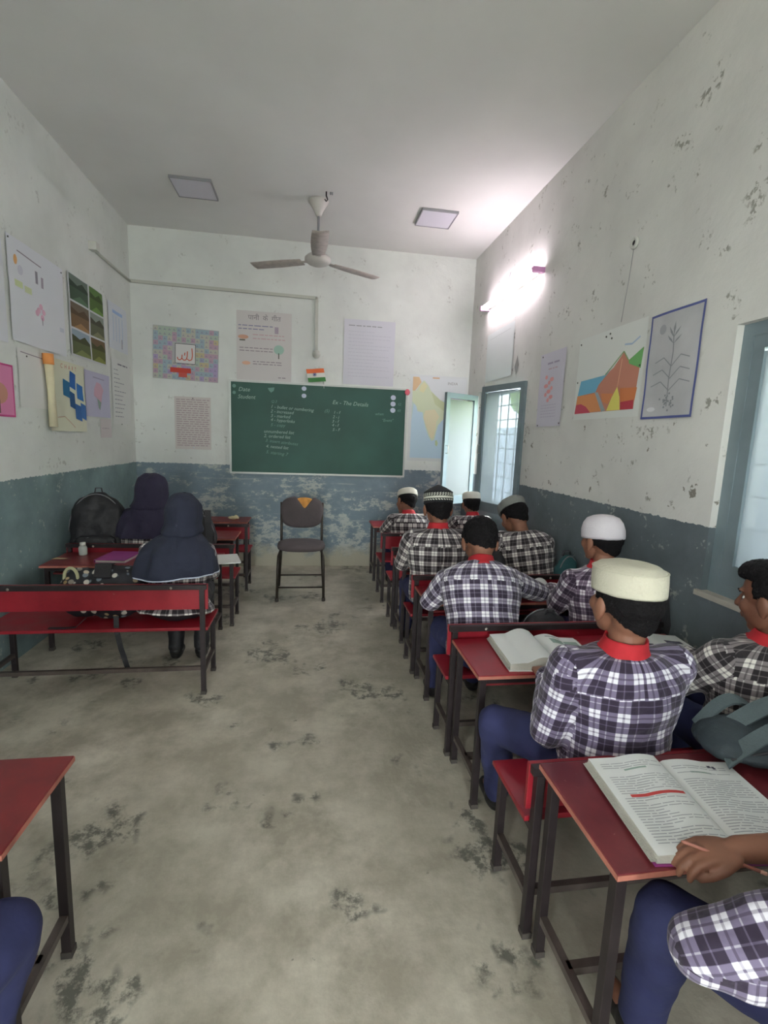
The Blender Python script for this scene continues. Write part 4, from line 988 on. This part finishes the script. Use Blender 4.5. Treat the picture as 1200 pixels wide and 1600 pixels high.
    for i in (0, 1):                                               # sleeve cuffs
        d = (wrists[i]-elbows[i]).normalized(); r = .0375*s+(1-sleeve_end[i])*.02; cb_ = MB()
        cb_.tube([ends[i]-d*.012, ends[i]+d*.022, ends[i]+d*.0335], [r, r*.93, r*.84], 20)
        c_ = cb_.build('cuff', M[shirt], sh, o_); u_ = c_.data.uv_layers.new(name='UVMap')
        for l in c_.data.loops:
            co_ = c_.data.vertices[l.vertex_index].co; u_.data[l.index].uv = (co_.x+co_.z, co_.y+co_.z*.3)
    if collar:
        mb = MB(); nd = (nb-neck).normalized(); rg = []; n = 32; y_ = fw
        for h_, r1, r2, in ((-.020, .092, .082), (-.008, .086, .074), (.012, .064, .062), (.030, .059, .060), (.036, .0575, .059), (.030, .050, .052), (-.01, .046, .048)):
            rg.append([neck+nd*(h_*s+.010*math.cos(2*PI*k/n*1)*0 - (.016*s if h_ < .0 else 0)*abs(math.cos(2*PI*k/n))) + (sx*math.cos(2*PI*k/n)*r1 + y_*math.sin(2*PI*k/n)*r2)*s*.98 for k in range(n)])
        mb.rings(rg); cl = mb.build('neckerchief', M['collar'], body, o_)
        for v, n_ in norms(cl.data): v.co += n_*noise.noise(v.co*24)*.005
        kn = MB(); f_ = neck+fw*.085*s-ax*.02; kn.ell(f_, (.018, .015, .018), n=10)
        kn.ribbon([f_, f_+fw*.03-ax*.06, f_+fw*.02-ax*.13], .03, sx, .004); kn.build('neckerchief_knot', M['collar'], body, o_)
    # ---- trousers, shoes
    mb = MB(); mb.ell(pel-V((0, -.0, .005)), (.150*s, .125*s, .085*s), n=20)
    for i in (0, 1): mb.chain([hips[i], knees[i], V((feet[i].x, feet[i].y-.005, .10))], [.080*s, .062*s, .045*s], 18)
    organic(mb, 'trousers', .010, 4, M[trousers or 'navy'], body, o_, lambda me: wrinkle(me, .008, 10, 3))
    for i in (0, 1):
        mb = MB(); f_ = feet[i]; mb.cap(f_+V((0, -.01, .012)), f_+V((0, .015, -.008)), .041, .043, 14); mb.cap(f_+V((0, .0, -.016)), f_+V((0, .115, -.022)), .037, .031, 14); 
        so = organic(mb, 'shoe', .009, 2, M['shoe'], body, o_)
        for v in so.data.vertices: v.co.z = max(v.co.z, .002)
    return body, HM

PEOPLE = {}
# boy in the cream cap (nearest, on the first bench)
person('boy in a cream flat-topped cap, seen from behind, at the desk with two open books', (1.01, 1.345, .475), (1.005, 1.335, .865), (1.015, 1.375, 1.005), .12, 'plA',
    shoulders=[(.825, 1.335, .80), (1.185, 1.335, .80)], elbows=[(.785, 1.36, .575), (1.225, 1.43, .60)], wrists=[(.90, 1.60, .625), (1.13, 1.66, .635)], hands=[(.3, 1, 0), (-.3, 1, 0)],
    knees=[(.72, 1.62, .47), (1.12, 1.78, .47)], feet=[(.78, 1.70, 0), (1.12, 1.82, 0)], cap=('kufi', 'cream'), s=1.12, bulk=1.10, ph=.0, pitch=.05)
# bareheaded boy bent over his writing
person('bareheaded boy with both elbows out, bent over writing on his desk', (.885, 2.20, .475), (.905, 2.40, .870), (.94, 2.52, .955), -.05, 'plB',
    shoulders=[(.735, 2.40, .765), (1.085, 2.42, .765)], elbows=[(.665, 2.47, .640), (1.33, 2.535, .660)], wrists=[(.86, 2.68, .640), (1.12, 2.70, .645)], hands=[(.8, .5, 0), (-.8, .6, -.1)],
    knees=[(.76, 2.56, .47), (1.0, 2.60, .47)], feet=[(.74, 2.60, 0), (1.0, 2.64, 0)], s=1.12, bulk=1.12, ph=.02, pitch=-.55, hairstyle='full', curls=(.5, .9), pinch=(False, True))
# boy in the patterned black cap
person('boy in a pointed black cap with white woven bands, seen from behind', (.845, 3.02, .475), (.855, 3.09, .925), (.862, 3.15, 1.05), .0, 'plC',
    shoulders=[(.685, 3.09, .85), (1.03, 3.09, .85)], elbows=[(.645, 3.22, .655), (1.08, 3.26, .660)], wrists=[(.76, 3.43, .64), (.97, 3.45, .64)], hands=[(.4, 1, 0), (-.4, 1, 0)],
    knees=[(.74, 3.42, .47), (.97, 3.42, .47)], cap=('peak', 'capb'), s=1.10, bulk=1.08, ph=.01, pitch=-.12)
# far boy with the tilted white cap
person('far boy in a white cap with his head tilted to the left, by the aisle', (.95, 4.46, .475), (.955, 4.52, .80), (.935, 4.60, .905), .45, 'plC',
    shoulders=[(.80, 4.50, .74), (1.10, 4.53, .74)], elbows=[(.74, 4.66, .61), (1.17, 4.72, .62)], wrists=[(.84, 4.90, .635), (1.06, 4.96, .635)], hands=[(.5, 1, 0), (-.5, 1, 0)],
    cap=('low', 'offw'), s=1.05, bulk=1.05, roll=.28, pitch=-.25, ph=.03, collar=True)
person('far boy in a white cap nearest the open window, in front of the pink sheet', (1.60, 4.47, .475), (1.60, 4.53, .79), (1.60, 4.60, .895), .0, 'plC',
    shoulders=[(1.44, 4.52, .73), (1.74, 4.52, .73)], elbows=[(1.40, 4.68, .61), (1.755, 4.72, .62)], wrists=[(1.50, 4.92, .635), (1.68, 4.94, .635)], hands=[(.3, 1, 0), (-.2, 1, 0)],
    knees=[(1.50, 4.86, .47), (1.68, 4.86, .47)], cap=('low', 'offw'), s=1.03, bulk=1.05, pitch=-.1, ph=.05)
# boy in the grey cap leaning forward
person('boy in a grey cap leaning forward beside the wall, black and white checks', (1.53, 3.02, .475), (1.475, 3.14, .90), (1.455, 3.25, .985), .22, 'plC',
    shoulders=[(1.31, 3.10, .84), (1.63, 3.10, .82)], elbows=[(1.28, 3.28, .66), (1.73, 3.22, .655)], wrists=[(1.36, 3.48, .64), (1.58, 3.48, .64)], hands=[(.3, 1, 0), (-.5, 1, 0)],
    knees=[(1.42, 3.42, .47), (1.62, 3.42, .47)], cap=('low', 'capg'), s=1.08, bulk=1.12, pitch=-.55, ph=.015, collar=False)
# boy in the white skullcap
person('boy in a smooth white skullcap with his back to the camera, beside the slate-coloured wall', (1.57, 2.28, .475), (1.555, 2.32, .87), (1.575, 2.375, 1.00), .30, 'plG',
    shoulders=[(1.395, 2.31, .79), (1.70, 2.32, .79)], elbows=[(1.375, 2.42, .62), (1.73, 2.46, .63)], wrists=[(1.46, 2.64, .64), (1.64, 2.68, .64)], hands=[(.3, 1, 0), (-.3, 1, 0)],
    knees=[(1.46, 2.66, .47), (1.66, 2.66, .47)], cap=('dome', 'white'), s=1.06, bulk=1.05, ph=.04)
# boy at the right edge, head turned to the left
person('bareheaded boy cut off by the right edge, his face turned to the left', (1.57, 1.36, .475), (1.585, 1.36, .86), (1.60, 1.385, 1.00), .34, 'plC',
    shoulders=[(1.42, 1.37, .80), (1.72, 1.34, .80)], elbows=[(1.37, 1.50, .645), (1.735, 1.46, .61)], wrists=[(1.47, 1.70, .635), (1.62, 1.72, .635)], hands=[(.4, 1, 0), (-.4, 1, 0)],
    knees=[(1.46, 1.76, .47), (1.66, 1.76, .47)], s=1.10, bulk=1.05, pitch=-.15, hairstyle='full', ph=.022, skin='skin2')
# boy with the pencil, bottom right (only his arms and lap are in the photo)
person('boy at the bottom right corner, his hand with a pencil on the big textbook', (1.17, .47, .475), (1.17, .53, .86), (1.17, .62, .99), .1, 'plA', skin='skin',
    shoulders=[(.96, .53, .79), (1.35, .53, .79)], elbows=[(.720, .655, .600), (1.22, .72, .70)], wrists=[(.98, .50, .62), (.925, .790, .658)], hands=[(1, .1, 0), (-1, .18, -.12)],
    knees=[(.82, .84, .46), (1.28, .88, .46)], feet=[(.84, .90, 0), (1.28, .92, 0)], s=1.12, bulk=1.05, pitch=-.5, voxel=.0042, hairstyle='full', sleeve_end=(1., .30), curls=(.6, .42), pinch=(False, True), hand_s=.90, ph=.01)
# boy whose knee shows bottom left
person('boy at the bottom left edge, only his navy trouser knee in view', (-.86, .48, .475), (-.90, .50, .87), (-.90, .56, 1.0), .1, 'plC',
    shoulders=[(-1.06, .50, .80), (-.74, .50, .80)], elbows=[(-1.12, .64, .62), (-.72, .66, .62)], wrists=[(-1.0, .90, .64), (-.84, .93, .64)], hands=[(.2, 1, 0), (-.2, 1, 0)],
    knees=[(-1.0, .90, .46), (-.615, .965, .455)], feet=[(-1.0, .94, 0), (-.66, .86, 0)], s=1.10, hairstyle='full', pitch=-.3)

def hijab(body, HM, prof, center_dir, mt, mtrim=None, seed=0, hem=None):
    """hood and cape: rings from the crown to the hem, open at the face"""
    o_ = body.location.copy(); n = 72; rg = []
    for (x, y, z, rx, ry) in prof:
        r_ = []
        for k in range(n):
            a = 2*PI*k/n; t = max(0, (prof[5][2]-z))
            fold = 1+ (.035*math.sin(a*7+seed+z*9)+.03*math.sin(a*11+seed*2-z*13))*min(1, t*5+.12)
            zz = z - (hem(a) if (hem and z < .75) else 0)*min(1, max(0, (.75-z)/.15))
            r_.append(V((x+rx*fold*math.cos(a), y+ry*fold*math.sin(a), zz)))
        rg.append(r_)
    # subdivide rings smoothly
    fine = []
    for i in range(len(rg)-1):
        for t in (0, .33, .66):
            fine.append([p*(1-t)+q*t for p, q in zip(rg[i], rg[i+1])])
    fine.append(rg[-1]); vs = [v for r in fine for v in r]; fs = []
    inv = HM.inverted()
    for i in range(len(fine)-1):
        for j in range(n):
            f = (i*n+j, i*n+(j+1) % n, (i+1)*n+(j+1) % n, (i+1)*n+j)
            c_ = inv@(sum((vs[q] for q in f), V())/4)
            if c_.y > .045 and abs(c_.x) < .052 and -.085 < c_.z < .055: continue
            fs.append(f)
    me = bpy.data.meshes.new('hijab'); me.from_pydata([tuple(v-o_) for v in vs], [], fs); me.update()
    for v, n_ in norms(me): v.co += n_*(noise.noise(V((v.co.x*14, v.co.y*14, v.co.z*5))+V((seed,0,0)))*.016+noise.noise(v.co*18)*.006)
    me.polygons.foreach_set('use_smooth', [True]*len(me.polygons))
    h = link('hijab', me, M[mt], body); so = h.modifiers.new('s', 'SOLIDIFY'); so.thickness = .004; so.offset = -1
    h.modifiers.new('b', 'SUBSURF').levels = 1; h.modifiers['b'].render_levels = 1
    if mtrim:
        e = MB().tube([me.vertices[(len(fine)-1)*n+k].co+V((0, 0, -.002)) for k in range(n)], .0052, 6, closed=True); e.build('hem_trim', M[mtrim], h)
b1, H1 = person('nearer girl in a navy hijab with a white-edged cape, back to the camera', (-.78, 2.94, .475), (-.77, 3.00, .86), (-.745, 3.03, 1.01), .0, 'plC', 'black', girl=True, collar=False, hem=.075,
    shoulders=[(-.94, 2.99, .78), (-.62, 2.99, .78)], elbows=[(-.95, 3.14, .62), (-.62, 3.14, .62)], wrists=[(-.88, 3.36, .635), (-.68, 3.38, .635)], hands=[(.3, 1, 0), (-.2, 1, 0)],
    knees=[(-.88, 3.34, .47), (-.70, 3.34, .47)], feet=[(-.86, 3.20, 0), (-.70, 3.20, 0)], s=1.08, ph=.012)
hijab(b1, H1, [(-.745, 3.01, 1.135, .012, .012), (-.745, 3.01, 1.128, .045, .05), (-.745, 3.015, 1.10, .082, .095), (-.745, 3.015, 1.06, .100, .118), (-.748, 3.015, 1.0, .104, .122), (-.75, 3.01, .945, .100, .118), (-.755, 3.0, .905, .118, .122), (-.757, 2.995, .892, .102, .108), (-.76, 2.985, .865, .138, .118), (-.77, 2.975, .83, .178, .135), (-.775, 2.975, .80, .200, .155), (-.78, 2.98, .76, .214, .170), (-.785, 2.985, .72, .228, .180), (-.79, 2.99, .672, .238, .192)], 0, 'hijab', 'trim', 1.0,
    hem=lambda a: .012+.012*math.sin(a*3+1) + .03*max(0, -math.cos(a)))
b2, H2 = person('farther girl in a plum-navy hijab beside the big black backpack', (-1.30, 3.97, .475), (-1.29, 4.03, .86), (-1.24, 4.07, 1.02), -.1, 'plC', 'black', girl=True, collar=False, hem=.05,
    shoulders=[(-1.45, 4.02, .79), (-1.14, 4.02, .79)], elbows=[(-1.48, 4.14, .63), (-1.10, 4.14, .63)], wrists=[(-1.36, 4.30, .635), (-1.2, 4.32, .635)], hands=[(.3, 1, 0), (-.2, 1, 0)], s=1.08, ph=.03, roll=.06,
    knees=[(-1.39, 4.33, .47), (-1.22, 4.33, .47)])
hijab(b2, H2, [(-1.235, 4.05, 1.165, .012, .012), (-1.235, 4.05, 1.158, .05, .05), (-1.237, 4.055, 1.125, .095, .10), (-1.24, 4.055, 1.08, .116, .122), (-1.243, 4.055, 1.01, .122, .126), (-1.25, 4.05, .95, .126, .125), (-1.258, 4.04, .905, .146, .132), (-1.264, 4.03, .890, .128, .116), (-1.27, 4.03, .87, .160, .124), (-1.28, 4.02, .83, .190, .135), (-1.29, 4.02, .78, .212, .15), (-1.295, 4.02, .73, .220, .165), (-1.30, 4.02, .68, .215, .175)], 0, 'hijab2', None, 4.0, hem=lambda a: .01)

# pencil
hp = empty('pencil', (.895, .775, .64), 'thin brown pencil held in the writing hand over the textbook', 'pencil')
MB().tube([(-.085, .045, .022), (-.080, .042, .022), (.035, -.035, .012)], [.001, .0036, .0036], 8).build('shaft', M['pen'], hp)
MB().tube([(.033, -.0335, .012), (.042, -.040, .0115)], [.004, .004], 8).build('eraser_end', mat('pale_pencil_end', (220, 170, 150), .5), hp)

# ------------------------------------------------------------------ books
def openbook(name, label, o, ang, pw, ph_, tl, tr_, hump=.012, hang=0, lines=1, seed=0, cover=None, group=None, extras=None):
    root = empty(name, o, label, 'book', group, ang); rs = random.Random(seed); n = 14
    def topz(u):      # u from -pw..pw
        a = abs(u)/pw; t = tl if u < 0 else tr_
        return .004+t*(1-.25*a*a) + hump*math.sin(min(1, a*1.6)*PI)*(1.0 if u < 0 else .75) - (max(0, .06-a)/.06)*t*.55
    for sd, t in ((-1, tl), (1, tr_)):
        vs = []; fs = []
        for j in (0, 1):
            for k in range(n+1): u = sd*pw*k/n; vs.append((u, (j-.5)*ph_, topz(u)))
            for k in range(n+1): u = sd*pw*k/n; vs.append((u, (j-.5)*ph_, .004))
        q = 2*(n+1); fs_top = [(k, k+1, q+k+1, q+k) for k in range(n)]; fs_b = [(n+1+k, q+n+1+k, q+n+2+k, n+2+k) for k in range(n)]
        fs_f = [(k, n+1+k, n+2+k, k+1) for k in range(n)]; fs_k = [(q+k, q+k+1, q+n+2+k, q+n+1+k) for k in range(n)]
        fs_e = [(n, 2*n+1, q+2*n+1, q+n)]
        mb = MB(); mb.add(vs, fs_top+fs_b, 0, True); mb.add(vs, fs_f+fs_k+fs_e, 1)
        b = mb.build('page_block', [M['paper'], M['pagedge']], root)
        if t > .012:      # a few loose leaves fanned at the open edge
            mb = MB()
            for r_ in range(4):
                vs = []
                for j in (0, 1):
                    for k in range(n+1): u = sd*(pw+.004*(4-r_)-.002)*k/n; vs.append((u, (j-.5)*(ph_-.004*r_), .005+(topz(u)-.005)*(.2+.19*r_)))
                mb.add(vs, [(k, k+1, n+2+k, n+1+k) for k in range(n)], 0, True)
            mb.build('loose_leaves', M['pagedge'], root)['kind'] = 'stuff'
    cv = MB().box((-pw-.006, -ph_/2-.004, 0), (pw+.006, ph_/2+.004, .0035)); cv.build('cover', cover or M['purplebook'], root)
    ink = MB()
    def strip(u0, u1, v, h_, mi=0):
        m_ = max(1, int(abs(u1-u0)/.02)); vs = []
        for k in range(m_+1):
            u = u0+(u1-u0)*k/m_; z_ = topz(u)+.0007; vs += [(u, v, z_), (u, v+h_, z_)]
        ink.add(vs, [(2*k, 2*k+2, 2*k+3, 2*k+1) for k in range(m_)], mi)
    if lines:
        for sd in (-1, 1):
            v = ph_/2-.03; a, b = (-pw+.02, -.022) if sd < 0 else (.022, pw-.02); k = 0
            while v > -ph_/2+.025:
                k += 1
                if k in (5, 6) or rs.random() < .07: v -= .009; continue
                u = a; e = b if rs.random() > .25 else a+(b-a)*rs.uniform(.3, .8)
                while u < e-.006:
                    L = min(rs.uniform(.012, .05), e-u); strip(u, u+L, v, .0026 if lines < 2 else .0022); u += L+.004
                v -= .0085 if lines < 2 else .011
    if extras: extras(strip)
    if ink.v: ink.build('print', [M['ink'], M['inkd'], M['redink'], mat('soft_green_ink', (150, 170, 160), .9)], root)['kind'] = 'stuff'
    return root
def ex1(st):
    st(-.165, -.025, .008, .010, 2); st(-.13, -.07, .105, .006, 3); st(.06, .12, .105, .006, 3); st(.13, .14, .135, .008, 1); st(.142, .150, .128, .012, 1)
openbook('textbook', 'big open textbook with a red heading line, on the nearest right desk', (.985, .968, .6), -.10, .205, .325, .026, .012, .010, lines=1, seed=3, cover=M['purplebook'], extras=ex1)
def ex2(st):
    st(.06, .19, .05, .05, 3)
    for k in range(3): st(.07+k*.045, .09+k*.045, -.03, .012, 1)
    st(.03, .06, -.07, .014, 1); st(.05, .12, .12, .006, 1)
bk2 = openbook('textbook', 'open book with a lifted rounded left page, left side of the bright red desk', (1.02, 1.855, .6), -.08, .20, .30, .034, .014, .022, lines=0, seed=5, cover=M['cloth'], extras=ex2)
ru = MB(); rs = random.Random(9)
# notebook with dark rectangles
def ex3(st):
    st(-.12, -.03, -.02, .045, 1); st(-.10, -.02, -.12, .035, 1); st(.05, .13, .045, .03, 1)
openbook('notebook', 'open notebook with dark purple rectangles on its pages, right side of the bright red desk', (1.60, 1.865, .6), -.12, .155, .30, .010, .008, .006, lines=0, cover=M['tan'], extras=ex3)
openbook('notebook', 'open white book by the bareheaded boy, in front of the white skullcap boy', (1.50, 2.72, .6), -.25, .15, .22, .03, .008, .022, lines=0, cover=M['cloth'])
tg = empty('torn_paper', (1.37, 1.90, .6), 'small torn beige paper between the two open books', 'paper')
MB().add([(0, 0, .001), (.03, -.02, .004), (.05, .02, .008), (.045, .05, .002), (.01, .06, .006), (-.015, .03, .002)], [(0, 1, 2), (0, 2, 3), (0, 3, 4), (0, 4, 5)]).build('scrap', M['tan'], tg)
pb = empty('purple_book', (-1.32, 3.55, .6), 'closed purple book on the brown-red desk beside the nearer girl', 'book', rz=-.10)
MB().box((-.10, -.13, .0), (.10, .13, .003)).build('back_cover', M['purplebook'], pb); MB().box((-.095, -.126, .003), (.098, .126, .018)).build('page_block', M['pagedge'], pb)
MB().box((-.10, -.13, .018), (.10, .13, .021)).build('front_cover', M['purplebook'], pb); MB().box((-.103, -.13, 0), (-.10, .13, .021)).build('spine', M['purplebook'], pb)
pp = empty('white_notebook', (-.60, 3.52, .6), 'thin white notebook jutting over the aisle corner of the nearer girl\'s desk', 'book', rz=.25)
MB().box((-.10, -.13, .0), (.10, .13, .006), 0).build('page_block', M['paper'], pp, bevel=.001); MB().box((-.1, -.131, .006), (.102, .13, .0075)).build('cover', M['cloth'], pp)
pk = empty('pink_sheet', (1.60, 5.10, .6), 'pink cover sheet on the farthest red desk', 'paper', rz=.1)
MB().box((-.16, -.10, 0), (.16, .10, .004)).build('sheet', mat('pink_cover', (226, 110, 150), .6), pk, bevel=.001)
ob_ = empty('orange_bottle', (1.69, 4.99, .6), 'tiny orange bottle next to the pink sheet', 'bottle')
MB().lathe([(0, 0), (.016, 0), (.017, .03), (.012, .05), (.008, .055), (0, .055)], (0, 0, 0), 14).build('body', mat('orange_plastic', (222, 140, 96), .5), ob_); MB().lathe([(0, .055), (.009, .055), (.009, .07), (0, .07)], (0, 0, 0), 12).build('lid', M['plastic'], ob_)
sp_ = empty('soap', (-.80, 5.24, .6), 'small yellowish lump of chalk cloth on the front left desk', 'cloth')
organic(MB().ell((0, 0, .018), (.05, .03, .02)).ell((.03, .01, .022), (.03, .03, .022)), 'lump', .006, 2, mat('yellowish_cloth', (222, 210, 170), .9), sp_, fn=lambda me: wrinkle(me, .006, 40))
bt = empty('water_bottle', (-1.60, 3.66, .6), 'small clear bottle with a white lid beside the left wall', 'bottle')
gl = MB().lathe([(0, 0), (.026, 0), (.028, .01), (.028, .05), (.024, .062), (.016, .07), (0, .07)], (0, 0, 0), 18).build('body', M['bottle'], bt); MB().lathe([(0, .07), (.019, .07), (.019, .09), (0, .09)], (0, 0, 0), 16).build('lid', M['plastic'], bt)
ck = empty('paper_scrap', (-1.70, 3.54, .6), 'small pale paper scrap on the desk by the left wall', 'paper'); MB().add([(-.05, -.01, .001), (.04, -.02, .003), (.05, .01, .002), (-.03, .02, .004)], [(0, 1, 2, 3)]).build('scrap', M['tan'], ck)
wc = empty('paper_scrap', (-.94, 1.20, .6), 'bit of white paper on the bottom left desk', 'paper'); MB().add([(-.03, -.01, .001), (.03, -.012, .004), (.035, .012, .001), (-.02, .014, .003)], [(0, 1, 2, 3)]).build('scrap', M['cloth'], wc)

# ------------------------------------------------------------------ bags
def backpack(label, o, rz, w_, d_, h_, mt, lean=0, zipm='zip', group=None, straps=True, seed=0, loops=True):
    t = empty('backpack', o, label, 'bag', group, rz)
    RL = Matrix.Rotation(-lean, 3, 'X')
    mb = MB()
    prof = [(0.0, .80, .85), (.03, .96, .98), (.25, 1.0, 1.0), (.55, .97, .95), (.78, .86, .80), (.92, .62, .58), (1.0, .22, .22)]
    n = 28
    mb.rings([[RL@V((math.copysign(abs(math.cos(2*PI*k/n))**.7, math.cos(2*PI*k/n))*w_/2*a, math.copysign(abs(math.sin(2*PI*k/n))**.7, math.sin(2*PI*k/n))*d_/2*b, h_*z_)) for k in range(n)] for z_, a, b in prof])
    organic(mb, 'bag_body', .012, 3, M[mt], t, fn=lambda me: wrinkle(me, .018, 9, seed))
    mb = MB(); mb.rings([[RL@V((math.copysign(abs(math.cos(2*PI*k/n))**.6, math.cos(2*PI*k/n))*w_*.36*a, -d_/2*.92 + math.sin(2*PI*k/n)*.045*b, h_*z_)) for k in range(n)] for z_, a, b in ((.06, .8, .7), (.1, 1, 1), (.3, 1.02, 1.1), (.44, .92, .8), (.48, .7, .4))])
    organic(mb, 'front_pocket', .010, 3, M[mt], t, fn=lambda me: wrinkle(me, .010, 14, seed+2))
    z = MB().tube([RL@V((w_*.47*math.cos(a), -d_*.20, h_*(.52+.47*math.sin(a)))) for a in [PI*k/20 for k in range(21)]], .0045, 6); z.build('zip', M[zipm], t)
    z = MB().tube([RL@V((w_*.33*math.cos(a), -d_*.52-.006, h_*(.36+.10*math.sin(a)))) for a in [PI*k/14 for k in range(15)]], .004, 6); z.build('zip', M[zipm], t)
    if straps:
        for q in (-1, 1):
            MB().ribbon([RL@V((q*w_*.16, d_*.3, h_*.95)), RL@V((q*w_*.22, d_*.05, h_*1.05)), RL@V((q*w_*.30, -d_*.42, h_*.86)), RL@V((q*w_*.36, -d_*.62, h_*.5)), RL@V((q*w_*.40, -d_*.45, h_*.12))], .05, (1, 0, 0), .008).build('shoulder_strap', M['strap'], t)
    if loops: MB().ribbon([RL@V((-.03, .02, h_*.97)), RL@V((-.02, .02, h_*1.06)), RL@V((.02, .02, h_*1.06)), RL@V((.03, .02, h_*.97))], .022, (0, 1, 0), .004).build('carry_loop', M['strap'], t)
    return t
backpack('big black backpack standing against the left wall beside the farther girl', (-1.62, 3.98, .397), .12, .41, .22, .61, 'black', .05, straps=False, seed=1)
backpack('black backpack half hidden to the right of the nearer girl', (-.87, 3.99, .397), .0, .26, .18, .46, 'black', .05, seed=3)
backpack('dark rounded backpack on the bench right of the bareheaded boy', (1.20, 2.19, .397), PI, .26, .17, .275, 'black', 0, seed=5, straps=False)
backpack('dark navy backpack between the patterned-cap boy and the grey-cap boy', (1.20, 3.02, .397), PI, .24, .18, .41, 'black', 0, seed=7, straps=False)
backpack('black backpack with grey piping against the slate wall, behind the notebook', (1.725, 2.17, .397), .0, .165, .15, .46, 'black', 0, seed=9)
tb = backpack('teal bag beside the wall, left of the white skullcap boy', (1.735, 2.96, .397), .0, .16, .14, .38, 'teal', 0, seed=11, straps=False)
# flattened slate backpack lying on the nearest right desk
sb = empty('backpack', (1.385, 1.095, .6), 'slate grey backpack lying flat with loose straps on the nearest right desk', 'bag', rz=-.12)
mb = MB().ell((0, .03, .055), (.24, .13, .055)).ell((.10, .05, .075), (.16, .10, .06)).ell((-.13, .05, .05), (.12, .10, .05)).ell((.05, -.04, .04), (.17, .08, .04))
organic(mb, 'bag_body', .009, 3, M['greybag'], sb, fn=lambda me: wrinkle(me, .022, 8, 5))
def arch(pts, w_, name='shoulder_strap', m_='greystrap', side=(0, 1, .25), th=.009): MB().ribbon(pts, w_, side, th).build(name, M[m_], sb)
cv = lambda p, q, h, n=12: [V(p)*(1-t)+V(q)*t+V((0, 0, 1))*h*math.sin(PI*t) for t in [k/n for k in range(n+1)]]
arch(cv((-.21, -.04, .04), (.18, -.01, .10), .075), .045, side=(.1, 1, .5)); arch(cv((-.14, .05, .09), (.22, .08, .10), .07), .05, side=(0, 1, .5))
arch([(.02, -.09, .075), (.08, -.13, .05), (.14, -.19, .018), (.17, -.235, .006)], .05, 'loose_strap', side=(1, .5, .1)); arch(cv((-.2, .1, .06), (.0, .13, .1), .06), .04)
MB().tube(cv((-.2, -.05, .05), (.2, -.07, .06), .035), .004, 6).build('zip', M['strap'], sb)
# floral bag on the nearer bench with its strap hanging down
fb = empty('floral_bag', (-1.17, 2.93, .397), 'black floral-print bag with a beige loop on the bench beside the nearer girl', 'bag', rz=.0)
mb = MB().ell((.04, 0, .16), (.20, .11, .155)).ell((-.13, .0, .155), (.12, .10, .15)).ell((.12, .02, .19), (.11, .09, .115))
organic(mb, 'bag_body', .010, 3, M['floral'], fb, fn=lambda me: wrinkle(me, .02, 9, 8))
mb = MB(); pts = [V((-.155+.035*math.cos(a), -.06, .265+.055*math.sin(a))) for a in [2*PI*k/18 for k in range(18)]]; mb.tube(pts, .009, 8, closed=True); mb.build('beige_loop', M['sole'], fb)
mb = MB().ribbon([(-.01, .06, .315), (.0, -.01, .328), (.02, -.09, .27)], .09, (1, 0, 0), .006); mb.build('black_panel', M['black'], fb)
MB().ribbon([(.10, -.13, .06), (.105, -.145, .006), (.11, -.160, -.01), (.115, -.165, -.03), (.13, -.163, -.12), (.16, -.16, -.24)], .028, (1, 0, 0), .004).build('hanging_strap', M['black'], fb)
MB().ribbon([(-.06, -.12, .05), (-.10, -.155, .008), (-.16, -.16, .006), (-.24, -.155, .005)], .02, (0, 1, 0), .003).build('strap', M['black'], fb)

bpy.data.scenes.remove(TS)
